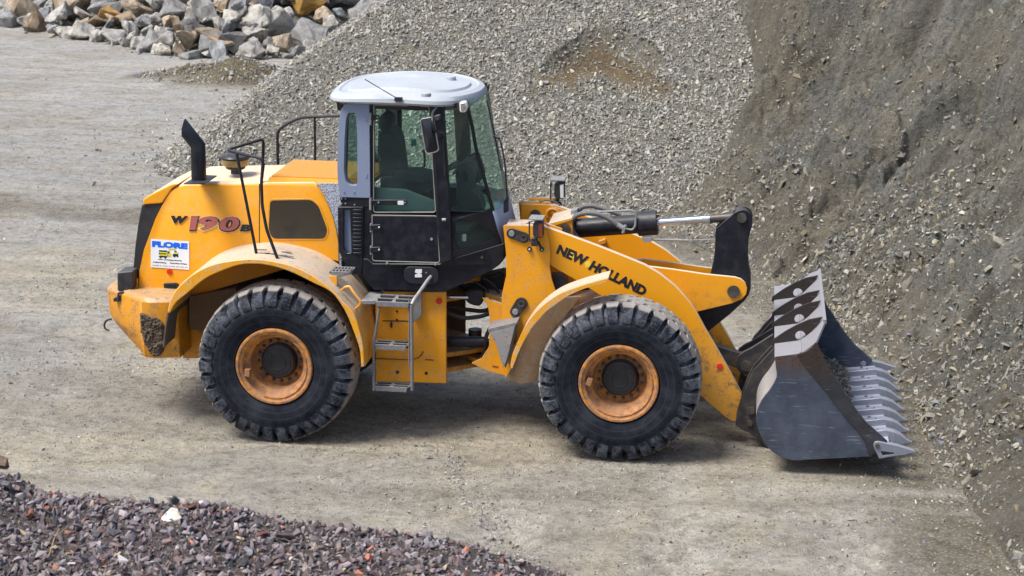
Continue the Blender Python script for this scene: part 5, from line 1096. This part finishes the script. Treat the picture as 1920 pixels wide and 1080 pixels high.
# interior
fl = P(760, 402, Y=.7).z; x0_, x1_ = xb1+.06, P(905, 395, Y=.8).x
mb = MB(); mb.box((x0_, .70, fl-.25), (x1_-.15, 2.04, fl-.18)); mb.box((x0_, .68, fl-.18), (x0_+.32, .80, fl+.10)); mb.out('cab_floor', 'cabfloor', ld)
MB().prism([(702, 352), (760, 356), (816, 378), (816, 400), (702, 400)], .70, .76).out('side_console', 'cabfloor', ld, bevel=.01)
mb = MB(); SX = P(722, 340, Y=1.2).x
seat = MB().prism(rpoly([(712, 330), (770, 328), (806, 335), (812, 352), (800, 364), (712, 362)], 8), 1.12, 1.62).out('seat', 'interior', ld, bevel=.05)
MB().prism(rpoly([(708, 250), (718, 244), (735, 248), (744, 268), (752, 332), (712, 335), (706, 290)], 8), 1.14, 1.60).out('backrest', 'interior', seat, bevel=.05)
MB().prism(circ(721, 232, 13, 19, 16), 1.24, 1.50).out('headrest', 'interior', seat, bevel=.04)
MB().prism(rpoly([(735, 320), (790, 325), (806, 338), (790, 345), (738, 338)], 5), .98, 1.08).out('armrest', 'interior', seat, bevel=.02)
st = MB(); c0 = P(862, 305, Y=1.37); ax = Vector((-.45, 0, .89)).normalized(); u_ = Vector((0, 1, 0)); v_ = ax.cross(u_)
st.tube([c0+(u_*math.cos(t)+v_*math.sin(t))*.2 for t in np.linspace(0, 2*math.pi, 25)], .016, 8, .01)
for t in (.3, 2.84, 4.71): st.tube([c0, c0+(u_*math.cos(t)+v_*math.sin(t))*.2], .012, 6)
stw = st.out('steering_wheel', 'interior', ld)
MB().tube([c0, P(866, 345, Y=1.37), P(868, 420, Y=1.37)], .055, 10, .1).out('steering_column', 'interior', stw)
MB().prism(rpoly([(845, 332), (860, 320), (876, 322), (878, 340), (866, 352), (862, 398), (905, 398), (898, 372), (884, 355), (888, 318), (870, 300), (850, 322)], 5), 1.2, 1.5).out('dashboard', 'interior', stw, bevel=.03)
MB().prism(rpoly([(876, 296), (892, 292), (904, 330), (898, 346), (884, 340)], 6), 1.5, 1.8).out('heater_panel', 'interior', stw, bevel=.03)
# ---------------------------------------------------- front frame and lift arms
TY = .75
tow_out = [(943.6, 424), (946, 422), (1014, 424), (1024, 436), (1030, 458), (1032, 480), (1030.5, 500), (1034, 522), (1040, 540), (1050, 570), (1060, 620), (1040, 690), (1000, 716), (947, 706), (950, 660), (968, 640), (970, 600), (955, 604), (941, 601), (941, 553), (945, 535), (949, 517), (949, 477), (946, 450)]
towp = [P(x, y, Y=TY) for x, y in tow_out]; MB().plate([mir(p) for p in towp], (0, -.03, 0)).out('loader_tower', 'yellow', ld, bevel=.004); tw = MB().plate(towp, (0, .03, 0)).out('loader_tower', 'yellow', ld, bevel=.004)
inn = [(961, 409), (965, 407), (1012, 409), (1056, 423), (1062, 470), (1060, 560), (1060, 690), (960, 700), (940, 640), (925, 580), (955, 560), (962, 480)]
# inner plates (traced on the far one)
inn_f = [(977.5, 384), (979, 382.5), (1029, 384), (1069, 398.5), (1069.5, 412), (1060, 470), (1055, 560), (1060, 640), (990, 640), (985, 540), (977, 409)]
YI = 1.76; mb = MB()
o5 = [P(x, y, Y=YI) for x, y in inn_f]; hb = [P(x, y, Y=YI) for x, y in circ(1036, 402.5, 6.5)]
mb.plate(o5, (0, .03, 0), [hb]).out('tower_inner_plate', 'yellow', tw, bevel=.003); MB().plate([mir(p) for p in o5], (0, -.03, 0), [[mir(p) for p in hb]]).out('tower_inner_plate', 'yellow', tw, bevel=.003)
for s_ in (0, 1):
    f = mir if s_ else (lambda p: p); dn = -1 if s_ else 1
    hp = [P(x, y, Y=TY) for x, y in ((947, 422.5), (1002, 423.3))]
    q = [Vector((hp[0].x, TY+.03, hp[0].z-.015)), Vector((hp[1].x, TY+.03, hp[1].z-.015)), Vector((hp[1].x, 2*YC-YI-.03, hp[1].z+.02)), Vector((hp[0].x+.02, 2*YC-YI-.03, hp[0].z+.02))]
    MB().plate([f(p) for p in q], (0, 0, -.02)).out('tower_cap', 'fender', tw)
    q = [f(P(x, y, Y=TY+.1)) for x, y in ((985, 421), (1000, 413), (1018, 415), (1030, 424))]; MB().tube(q, .009, 6, .03).out('tower_hose', 'hose', tw)
q = P(1004, 402, Y=YI); MB().cyl(q-Vector((0, .035, 0)), q+Vector((0, .02, 0)), .055, 24).out('pivot_pin', 'pin', tw); MB().cyl(mir(q)+Vector((0, .035, 0)), mir(q)-Vector((0, .02, 0)), .055, 24).out('pivot_pin', 'pin', tw)
q = P(1036, 402.5, Y=YI); mb = MB(); mb.tube([q+Vector((.062*math.cos(t), -.008, .062*math.sin(t))) for t in np.linspace(R_(-30), R_(210), 14)], .016, 8, .01); mb.out('bore_ring', 'yellow', tw)
MB().prism([(992, 371.5), (1041, 371), (1049, 386), (1043, 386), (1037, 376), (992, 376)], 1.98, 2.02).out('tower_guard', 'yellow', tw, bevel=.002)
# keeper links on the outer plate
for (ax_, ay_, r1_), (bx_, by_, r2_) in (((959, 438, 9.5), (982, 446, 10)), ((966, 585, 10), (977, 570, 12))):
    a_, b_ = Vector((ax_, ay_)), Vector((bx_, by_)); d = (b_-a_).normalized(); th = math.atan2(d.y, d.x); pts = []
    for t in np.linspace(th+math.pi/2, th+math.pi*1.5, 9): pts.append((ax_+r1_*math.cos(t), ay_+r1_*math.sin(t)))
    for t in np.linspace(th-math.pi/2, th+math.pi/2, 9): pts.append((bx_+r2_*math.cos(t), by_+r2_*math.sin(t)))
    kl = MB().prism(pts, TY-.022, TY-.001).out('pin_keeper', 'blackdirty', tw, bevel=.003)
    MB().prism(circ(ax_, ay_, 5.6), TY-.034, TY-.02).out('bolt', 'steel', kl, bevel=.003); MB().prism(circ(bx_, by_, 6.5), TY-.03, TY-.02, [circ(bx_, by_, 3.5)]).out('grease_cap', 'pin', kl)
# lamps on the towers
for far, dx, dy in ((0, 0, 0), (1, 40, -73.5)):
    Ya = .60 if not far else 2*YC-.80
    g_ = lambda l: [(x+dx*(1 if far else 0), y+dy*(1 if far else 0)) for x, y in l]
    lp = MB().prism(g_([(999, 420), (1007, 416), (1017, 417), (1017, 446), (1003, 447), (999, 440)]), Ya, Ya+.16).out('tower_lamp', 'plastic', ld, bevel=.006)
    zz = P(1004+dx*far, 412+dy*far, Y=Ya).z; xa, xb_ = P(991.5+dx*far, 415+dy*far, Y=Ya).x, P(1018+dx*far, 415+dy*far, Y=Ya).x
    MB().box((xa, Ya-.02, zz), (xb_, Ya+.19, zz+.010)).out('lamp_shield', 'steel', lp)
    MB().tube([P(992.5+dx*far, 415+dy*far, Y=Ya), P(992.5+dx*far, 452+dy*far, Y=Ya), P(1000+dx*far, 455+dy*far, Y=Ya)], .008, 6, .02).out('lamp_guard', 'plastic', lp)
    MB().prism(g_([(1010, 421), (1016.5, 419), (1016.5, 445), (1010.5, 444)]), Ya-.006, Ya).out('indicator_lens', 'orange' if not far else 'lens', lp)
    MB().prism(g_([(995, 448), (1007, 447), (1008, 462), (996, 462)]), Ya+.03, Ya+.12).prism(g_([(1007, 452), (1011, 452), (1017, 466), (1013, 470)]), Ya+.08, Ya+.1).out('lamp_bracket', 'plastic', lp, bevel=.003)
    if not far: MB().prism(circ(992.5, 467.5, 4.2), TY-.03, TY).prism(circ(1015.5, 468, 4.2), TY-.03, TY).out('rubber_foot', 'ink', lp); MB().prism(circ(992.5, 467.5, 1.8), TY-.036, TY).prism(circ(1015.5, 468, 1.8), TY-.036, TY).out('bolt', 'lens', lp)
# front frame lower body
MB().prism([(904, 558), (950, 573), (968, 600), (965, 640), (950, 705), (910, 694), (884, 681), (903, 672), (917, 650), (919, 600), (915, 576)], .82, .86).out('front_frame', 'yellow', ld, bevel=.004)
MB().prism([(904, 558), (950, 573), (968, 600), (965, 640), (950, 705), (910, 694), (884, 681), (903, 672), (917, 650), (919, 600), (915, 576)], 1.88, 1.92).out('front_frame', 'yellow_dirty', ld, bevel=.004)
MB().prism([(960, 600), (1180, 560), (1230, 600), (1230, 690), (1190, 720), (960, 705)], 1.0, 1.74).out('front_axle_frame', 'yellow_dirty', ld)
MB().prism([(923, 685), (934, 687), (934, 689.5), (923, 687.5)], .815, .82).out('warning_strip', 'labelred', ld)
z_ = P(915, 620, Y=.55).z
bxk = MB().prism([(918, 624), (966, 611), (950, 678), (944, 689), (938, 672), (930, 645)], .52, .80).out('battery_box', 'steel', ld, bevel=.004)
MB().plate([P(x, y, Y=.52) for x, y in ((915, 616.5), (970, 603.5), (969, 611), (916, 624.5))], (0, .3, 0)).out('box_step', 'dust_steel', bxk, bevel=.004)
MB().prism([(967, 608), (972, 606), (958, 662), (948, 690), (946, 686), (956, 655)], .50, .53).out('hinge_strip', 'plastic', bxk)
# front fenders
fo = spline([(957, 690), (960, 668), (971, 640), (986, 610), (1010, 580), (1046, 553), (1086, 537), (1116, 528), (1132, 523.5), (1140, 522)], 5)
fi = spline([(1140, 522), (1140, 525), (1131, 532), (1097, 541), (1059, 558.5), (1024, 584), (996, 616), (975, 655), (961, 691)], 4)
for m_ in (0, 1):
    path = [P(x, y, Y=.10) for x, y in fo]; a_, b_ = (.11, .42) if not m_ else (2*YC-.42, 2*YC-.11)
    ff = MB().sheet(path, a_, b_, .02).out('front_fender', 'fender', ld, smooth=40)
    ol = [P(x, y, Y=.10) for x, y in fo+fi[1:]]; ol = [mir(p) for p in ol] if m_ else ol
    MB().plate(ol, (0, -.03 if m_ else .03, 0)).out('fender_lip', 'fenderlip', ff, bevel=.008)
    fl_ = spline([(948, 708), (964, 716), (981, 720.5), (1009, 712), (1030, 700)], 3)+[(1045, 640), (1062, 590), (1090, 556), (1060, 557), (1024, 583), (996, 615), (975, 654), (958, 692)]
    q = [P(x, y, Y=.56) for x, y in fl_]; q = [mir(p) for p in q] if m_ else q; MB().plate(q, (0, .02, 0)).out('mud_guard', 'brown', ff, bevel=.004)
# lift arms
arm = [(985, 425), (1018, 424), (1046, 433.5), (1125, 462.5), (1181, 485), (1209, 496.5), (1237, 513), (1266, 536), (1294, 567.5), (1308, 590), (1322, 616), (1338, 643), (1365, 690), (1391, 739), (1380, 790.5), (1374, 790), (1362, 784), (1320, 748), (1285, 715), (1250, 665), (1200, 608), (1133, 558.5), (1074, 522), (1031, 497), (985, 470)]
AY = .80
for m_ in (0, 1):
    q = [P(x, y, Y=AY) for x, y in arm]; q = [mir(p) for p in q] if m_ else q
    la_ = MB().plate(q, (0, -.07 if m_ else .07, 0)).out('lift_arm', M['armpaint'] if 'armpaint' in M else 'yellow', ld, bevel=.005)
    if not m_:
        fn = lambda px, py: P(px, py, Y=AY-.003)
        for a_, q in [('NEW', [(1049, 458), (1105, 482), (1096, 500), (1042, 475)]), ('HOLLAND', [(1113, 488), (1215, 539), (1207, 556), (1102, 505)])]:
            text(a_, q, AY-.003, 'arm_lettering', 'ink', la_, bold=.055)
        for pts in ([(1063, 474), (1073, 472), (1079, 482), (1070, 488)], [(1096, 492), (1106, 488), (1109, 500), (1098, 502)]): MB().prism(pts, AY-.0015, AY).out('lettering_flash', 'glow', la_, smooth=0)
        MB().prism(circ(1349.5, 687, 5.8), AY-.012, AY).out('reflector', 'red', la_, bevel=.002)
        MB().prism([(1122, 453), (1135, 448), (1136, 456), (1125, 460)], 2*YC-AY-.11, 2*YC-AY-.07).out('arm_block', 'yellow', la_, bevel=.003)
# cross tube and bell crank ears
q = P(1262, 560, Y=YC); MB().cyl((q.x, AY+.07, q.z), (q.x, 2*YC-AY-.07, q.z), .15, 28).out('cross_tube', 'yellow', ld)
ear = [(1180, 500), (1205, 497.5), (1221, 500), (1262, 505), (1322, 514), (1378, 519.7), (1389, 523), (1397, 530), (1401, 541), (1399, 552), (1391, 561), (1372, 569), (1308, 584.5), (1250, 600), (1190, 580)]
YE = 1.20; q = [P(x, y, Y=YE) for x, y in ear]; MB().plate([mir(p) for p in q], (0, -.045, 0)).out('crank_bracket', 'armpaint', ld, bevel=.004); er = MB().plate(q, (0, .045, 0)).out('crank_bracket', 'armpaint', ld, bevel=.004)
q = P(1375.5, 546, Y=YE); MB().cyl(q-Vector((0, .02, 0)), Vector((q.x, 2*YC-YE+.02, q.z)), .055, 24).out('crank_pin', 'plastic', er); MB().cyl(q-Vector((0, .026, 0)), q-Vector((0, .018, 0)), .065, 24).out('pin_collar', 'pin', er)
bell = [(1309, 584), (1325, 545), (1333, 513), (1338, 490), (1341, 460), (1341, 440), (1342.5, 430), (1352, 420), (1369.6, 406), (1377, 399), (1385, 395), (1394, 393), (1402, 395.5), (1408, 401), (1411, 410), (1410, 424), (1404, 446), (1402, 484), (1404, 505), (1407.5, 518), (1407.5, 541), (1404, 553), (1396, 564), (1369, 589), (1330, 620), (1305, 650), (1285, 660), (1275, 645)]
mb = MB(); q = [P(x, y, Y=1.27) for x, y in bell]; mb.plate(q, (0, .045, 0)); mb.plate([mir(p) for p in q], (0, -.045, 0))
q2 = [P(x, y, Y=1.315) for x, y in ((1309, 590), (1333, 520), (1396, 520), (1400, 545), (1396, 560), (1369, 585), (1330, 616), (1290, 650))]; mb.plate(q2, (0, .11, 0))
bc = mb.out('bell_crank', 'black', ld, bevel=.005)
q = P(1391, 408, Y=1.27); MB().cyl(q-Vector((0, .03, 0)), Vector((q.x, 2*YC-1.27+.03, q.z)), .048, 22).out('crank_top_pin', 'pin', bc)
# tilt cylinder
c1, c2, c3, c4 = P(1066, 429, Y=YC), P(1200, 421.5, Y=YC), P(1233, 418, Y=YC), P(1391, 406, Y=YC)
ax_ = (c4-c1).normalized(); c2 = c1+ax_*(c2-c1).length; c3 = c1+ax_*(c3-c1).length
tc_ = MB().cyl(c1+ax_*.08, c2, .098, 32).out('tilt_cylinder', 'black', ld, bevel=.008)
MB().cyl(c2-ax_*.02, c3, .128, 32).out('cylinder_head', 'black', tc_, bevel=.008)
c5 = c3+ax_*(c4-c3).length*.62
MB().cyl(c3, c5, .04, 24).out('piston_rod', 'chrome', tc_); MB().cyl(c5, c4, .043, 24, .05).cyl(c4-Vector((0, .09, 0)), c4+Vector((0, .09, 0)), .085, 24).out('rod_eye', 'pin', tc_)
MB().cyl(c1-Vector((0, .1, 0)), c1+Vector((0, .1, 0)), .09, 24).cyl(c1, c1+ax_*.1, .08, 20).out('cylinder_eye', 'blackdirty', tc_)
mb = MB(); 
for t in np.linspace(0, 2*math.pi, 12, endpoint=False):
    o_ = Vector((0, math.cos(t), math.sin(t)))*.105; mb.cyl(c3+o_-ax_*.01, c3+o_+ax_*.015, .012, 6)
mb.out('head_bolt', 'pin', tc_)
MB().cyl(P(1220, 449, Y=1.28), P(1290, 450.5, Y=1.28), .012, 8).cyl(P(1290, 450.5, Y=1.28), P(1345, 448.5, Y=1.28), .006, 8).prism([(1203, 446), (1222, 445), (1222, 453), (1207, 455)], 1.24, 1.3).out('position_rod', 'steel', tc_)
h1 = [(1083, 447), (1071, 432), (1070, 413), (1084, 402), (1103, 399), (1125, 402), (1145, 412), (1163, 425)]
MB().tube([P(x, y, Y=1.20) for x, y in h1], .026, 10, .1).tube([P(x, y, Y=1.42) for x, y in ((1082, 400), (1090, 388), (1108, 385), (1131, 391), (1150, 398), (1165, 403))], .026, 10, .1).tube([P(1060, 440, Y=1.2), P(1063, 455, Y=1.15), P(1080, 470, Y=1.1), P(1100, 485, Y=1.1)], .024, 10, .1).out('hydraulic_hose', 'hose', tc_)
MB().tube([P(x, y, Y=1.24) for x, y in ((1120, 397), (1150, 396), (1186, 394), (1193, 400), (1191, 424), (1186, 431), (1176, 430), (1166, 425))], .011, 8, .04).cyl(P(1157, 421, Y=1.2), P(1172, 430, Y=1.2), .028, 8).cyl(P(1173, 422, Y=1.19), P(1168, 437, Y=1.19), .016, 8).out('hydraulic_pipe', 'steel', tc_); MB().prism([(1070, 396), (1082, 393), (1082, 405), (1070, 407)], 1.3, 1.45).out('pipe_fitting', 'steel', tc_)
# cylinder mount between the towers
MB().prism([(1020, 470), (1028, 436), (1045, 420), (1072, 412), (1074, 440), (1090, 470), (1080, 540), (1020, 560)], 1.12, 1.17).out('cylinder_mount', 'yellow', ld, bevel=.004); MB().prism([(1020, 470), (1028, 436), (1045, 420), (1072, 412), (1074, 440), (1090, 470), (1080, 540), (1020, 560)], 1.57, 1.62).out('cylinder_mount', 'yellow', ld, bevel=.004)
MB().cyl(P(1060, 430, Y=1.10), P(1060, 430, Y=1.10)+Vector((0, .56, 0)), .055, 22).out('mount_pin', 'pin', ld)
MB().prism([(1028, 420), (1072, 409), (1074, 412), (1030, 426)], 1.1, 1.64).out('mount_cap', 'fender', ld)
# lift cylinders between tower and arm
for m_ in (0, 1):
    a_, b_ = P(980, 640, Y=1.0), P(1180, 560, Y=1.0)
    if m_: a_, b_ = mir(a_), mir(b_)
    MB().cyl(a_, b_, .085, 20).out('lift_cylinder', 'blackdirty', ld)
MB().prism([(1034, 515), (1055, 517), (1062, 525), (1066, 545), (1052, 560), (1040, 545)], .84, .98).out('tower_bracket', 'plastic', ld)
# bucket link
lk = [(1286, 640), (1338, 644), (1341, 648), (1392, 664), (1408, 668), (1419, 680), (1419, 696), (1408, 706), (1394, 705), (1380, 690), (1310, 662)]
lnk = MB().prism(lk, 1.32, 1.42).out('bucket_link', 'blackdirty', ld, bevel=.004)
MB().cyl(P(1399.5, 687, Y=1.2), P(1399.5, 687, Y=1.2)+Vector((0, .34, 0)), .055, 24).out('link_pin', 'pin', lnk)
# ---------------------------------------------------- bucket
BY0, BY1 = -.03, 2.77
back = spline([(1452.5, 669), (1455, 690), (1456, 708), (1444, 730.5), (1429, 750), (1419.5, 771), (1418, 791), (1427, 818), (1442, 841), (1463, 856.5), (1490, 863.5)], 4)
side = back+[(1560, 860), (1634, 856), (1645, 845), (1664, 828), (1640, 806), (1626.5, 795), (1605, 768), (1585, 738), (1570, 716), (1557, 694), (1543, 667), (1530, 641), (1521, 652), (1512.6, 658), (1503, 661.5), (1494, 664)]
floor_l = back+[(1560, 860), (1634, 856), (1662, 842)]
bk = []
outer = [P(x, y, Y=BY0) for x, y in floor_l]; n = len(outer); inner = []
for i, p in enumerate(outer):
    t = (outer[min(i+1, n-1)]-outer[max(i-1, 0)]).normalized(); inner.append(p+Vector((-t.z, 0, t.x))*.03)
prof = outer+inner[::-1]
bucket = MB().rings([[Vector((p.x, BY0+.035, p.z)) for p in prof], [Vector((p.x, BY1-.035, p.z)) for p in prof]]).out('bucket', 'bktshell', ld, smooth=40)
tri = [(1456, 680), (1493.6, 667), (1512, 690), (1547, 731), (1588.5, 785), (1608, 806), (1623, 826), (1631, 853), (1560, 859), (1490, 861)]
cut = [(1493.6, 664.5), (1503, 661.5), (1512.6, 658), (1521, 652), (1530, 641), (1543, 667), (1557, 694), (1570, 716), (1585, 738), (1605, 768), (1626.5, 795), (1640, 806), (1664, 828), (1645, 845), (1634, 856), (1629, 854), (1622, 828), (1607, 808), (1588, 787), (1547, 733), (1512, 692)]
for m_ in (0, 1):
    f = (lambda l: [mir(p) for p in l]) if m_ else (lambda l: l); sg = -1 if m_ else 1
    sp = MB().plate(f([P(x, y, Y=BY0) for x, y in side]), (0, .032*sg, 0)).out('side_plate', 'bktside', bucket, bevel=.003)
    c_ = [P(x, y, Y=BY0-.018) for x, y in cut]; MB().plate(f(c_), (0, .0165*sg, 0)).out('side_cutter', 'bktcut', bucket, bevel=.004)
    # corner tooth
    ct = rpoly([(1637.5, 836), (1640.5, 830), (1647, 829), (1683, 836.5), (1716, 847), (1700, 852), (1670, 856), (1648.5, 860), (1643, 848)], 1.5)
    hl = [(1650.5, 845.5), (1676, 848.5), (1676, 852), (1655.5, 855)]
    c_ = [P(x, y, Y=BY0-.06) for x, y in ct]; h_ = [P(x, y, Y=BY0-.06) for x, y in hl]; tp_ = P(1716, 847, Y=BY0-.06)
    ctm = MB().plate(f(c_), (0, .075*sg, 0), [f(h_)]).out('corner_tooth', 'tooth', bucket, bevel=.006)
    q = f([P(1645, 836, Y=BY0-.06)])[0]; MB().cyl(q-Vector((0, .012*sg, 0)), q+Vector((0, .03*sg, 0)), .022, 16).out('tooth_bolt', 'pin', ctm)
    if m_: MB().cyl(q-Vector((0, -.09, 0)), q-Vector((0, .01, 0))+Vector((0, -.1, 0)), .028, 18).plate([p+Vector((0, -.16, 0)) for p in f(c_)][1:6], (0, .05, 0)).out('inner_tooth_strap', 'tooth', ctm)
# cutting lip plate and teeth
l0, l1 = P(1600, 838, Y=BY0+.3), P(1650, 838, Y=BY0+.05)
zl_ = P(1655, 846, Y=BY0).z; xa_ = P(1590, 846, Y=BY0).x; xb_ = P(1668, 846, Y=BY0).x
lip = MB().plate([Vector((xa_-.05, BY0+.035, zl_-.04)), Vector((xa_-.05, BY1-.035, zl_-.04)), Vector((xb_, BY1-.035, zl_+.015)), Vector((xb_, BY0+.035, zl_+.015))], (0, 0, .04)).out('cutting_edge', 'lip', bucket, bevel=.004)
mb = MB(); mb.box((xa_+.05, BY0+.035, zl_-.01), (xa_+.058, BY1-.035, zl_+.025))
for k_ in range(8): yy = BY0+.175+k_*.35; mb.ball((xa_+.24, yy, zl_+.055), .02, sub=1)
mb.out('plow_bolt', 'lens' if 0 else 'pin', lip)
xt = P(1716, 847, Y=BY0).x
for k_ in range(7):
    yy = BY0+.35*(k_+1); zz = zl_+.035; xs = xb_-.33
    def ring(x, z0_, z1_, w_): return [Vector((x, yy-w_, z0_)), Vector((x, yy+w_, z0_)), Vector((x, yy+w_*.85, z1_)), Vector((x, yy-w_*.85, z1_))]
    tt = MB().rings([ring(xs, zz-.01, zz+.02, .035), ring(xs+.04, zz-.02, zz+.04, .05), ring(xb_-.10, zz-.02, zz+.07, .055), ring(xb_-.02, zz-.06, zz+.085, .058), ring(xb_+.06, zz-.07, zz+.065, .06)]).out('tooth', 'tooth', bucket, bevel=.006)
    MB().rings([ring(xb_+.05, zz-.06, zz+.07, .064), ring(xb_+.12, zz-.06, zz+.04, .058), ring(xt-.06, zz-.05, zz-.012, .035), ring(xt-.005, zz-.045, zz-.035, .022)]).out('tooth_tip', 'tooth', tt, bevel=.004)
    MB().ball((xs+.02, yy, zz+.025), .022, sub=1).ball((xb_-.1, yy-.01, zz+.066), .014, sub=1).out('tooth_bolt', 'pin', tt)
# spill guard on top
b0 = P(1452.5, 668.5, Y=BY0); fo0 = P(1503, 662, Y=BY0); tpn = P(1530, 641, Y=BY0); tpf = P(1547, 602, Y=.30)
mb = MB(); B_ = lambda y: Vector((b0.x, y, b0.z)); F_ = lambda y: Vector((fo0.x, y, fo0.z))
mb.plate([B_(BY0), B_(BY1), F_(BY1), F_(BY0)], (0, 0, -.02)); gd = mb.out('spill_guard', 'bktop', bucket, bevel=.002)
Tn = Vector((tpn.x, BY0, tpn.z)); Tf = Vector((tpf.x, .30, tpf.z)); dv_ = Vector((.012, 0, -.02))
MB().plate([F_(BY0), Tn, Tf, mir(Tf), mir(Tn), F_(BY1)], dv_).out('guard_lip', 'bktop', gd, bevel=.002)
e_ = Vector((.035, 0, -.012)); MB().rings([[Tf+Vector((-.02, 0, .01)), Tf+Vector((.012, 0, .012)), Tf+Vector((.02, 0, -.03)), Tf+Vector((-.012, 0, -.03))], [p+Vector((0, 2*YC-.6, 0)) for p in (Tf+Vector((-.02, 0, .01)), Tf+Vector((.012, 0, .012)), Tf+Vector((.02, 0, -.03)), Tf+Vector((-.012, 0, -.03)))]]).out('guard_rail', 'bktop', gd)
for yy in (.43, 1.07, 1.50, 2.15):
    a_ = Vector((b0.x-.03, yy, b0.z-.02)); c_ = Vector((b0.x-.02, yy, b0.z+.035)); pts = [a_, c_]
    tp2 = Vector((Tf.x-.02, yy, Tf.z-.005)); foot = Vector((fo0.x+.005, yy, fo0.z+.001))
    tp2 = tp2+Vector((.0, 0, .01)); mid_ = (c_+tp2)/2+Vector((-.012, 0, .034)); pts += [c_.lerp(mid_, .5)+Vector((0, 0, .008)), mid_, mid_.lerp(tp2, .5)+Vector((-.004, 0, .014)), tp2, tp2.lerp(foot, .22)+Vector((.012, 0, -.012)), foot]
    hc = foot.lerp(mid_, .22)+Vector((.0, 0, .01)); hole = [hc+Vector((.05*math.cos(t), 0, .05*math.sin(t))) for t in np.linspace(0, 2*math.pi, 16, endpoint=False)]
    MB().plate(pts, (0, .025, 0), [hole]).out('guard_rib', 'bktrib', gd, smooth=0, bevel=.002)
# hinge plates behind the bucket
hin = [(1449.5, 655), (1430, 676), (1411.7, 696), (1401, 718), (1392, 741), (1387, 754), (1381, 775), (1379, 797), (1390, 806), (1403, 811), (1427, 828), (1440, 842), (1436, 820), (1428, 800), (1427, 770), (1440, 745), (1458, 720), (1460, 690)]
for yy in (.70, .90, 2*YC-.92, 2*YC-.72):
    base_ = [P(x, y, Y=.70) for x, y in hin]; q = [Vector((p.x, yy, p.z)) for p in base_]
    hp = MB().plate(q, (0, .03, 0)).out('hinge_plate', 'blackdirty', bucket, bevel=.004)
    if yy == .70:
        for x, y, r_ in ((1407.5, 769.7, .04), (1405.5, 793, .03)): a_ = P(x, y, Y=.70); MB().cyl(a_-Vector((0, .02, 0)), a_+Vector((0, .23, 0)), r_, 20).out('hinge_pin', 'pin', hp)
cen = [(1387, 690), (1380, 680), (1384, 668), (1394, 660), (1410, 652), (1449.5, 627), (1456, 640), (1456, 665), (1425, 685), (1416, 697), (1406, 706), (1396, 706)]
for yy in (1.22, 1.47):
    q = [Vector((p.x, yy, p.z)) for p in [P(x, y, Y=1.22) for x, y in cen]]; MB().plate(q, (0, .05, 0)).out('link_bracket', 'blackdirty', bucket, bevel=.004)
far_ = [(1413, 646), (1420, 625), (1431, 610), (1448, 592), (1456, 592), (1456, 640), (1430, 660)]
MB().prism(far_, 1.98, 2.02).out('hinge_plate', 'blackdirty', bucket, bevel=.004)
# load left in the bucket
rg_ = np.random.default_rng(5); nn_ = 900
zc = zl_+.02; X_ = xa_-rg_.uniform(-.12, .55, nn_); Y_ = rg_.uniform(.75, 2.6, nn_)
hh = lambda X, Y: zc+.02+.26*np.clip((xa_+.12-X)/.45, 0, 1)*np.clip((Y-.7)/.9, 0, 1)**.8
Z_ = hh(X_, Y_)*1.0-.02; sz_ = np.minimum(.022*np.exp(rg_.normal(0, .5, nn_)), .07)
gx, gy = np.arange(xa_-.6, xa_+.16, .04), np.arange(.65, 2.7, .05); o = grid('spilled_earth', gx, gy, lambda X, Y: hh(X, Y)-.03+.02*fbm(X*9, Y*9, 2, 1), M['heap'], lo=zc-.04)
tag(o, 'grey earth left on the floor of the loader bucket', 'earth', kind='stuff')
tag(stones('bucket_load', np.stack([X_, Y_, Z_], -1), sz_, [(.30, .28, .23), (.22, .21, .18), (.17, .16, .14), (.36, .33, .26)], 12, M['stone']), 'grey broken stones left in the back of the bucket', 'stones', kind='stuff')
# a few bits on the machine: dust heap on the rear deck is left to the materials
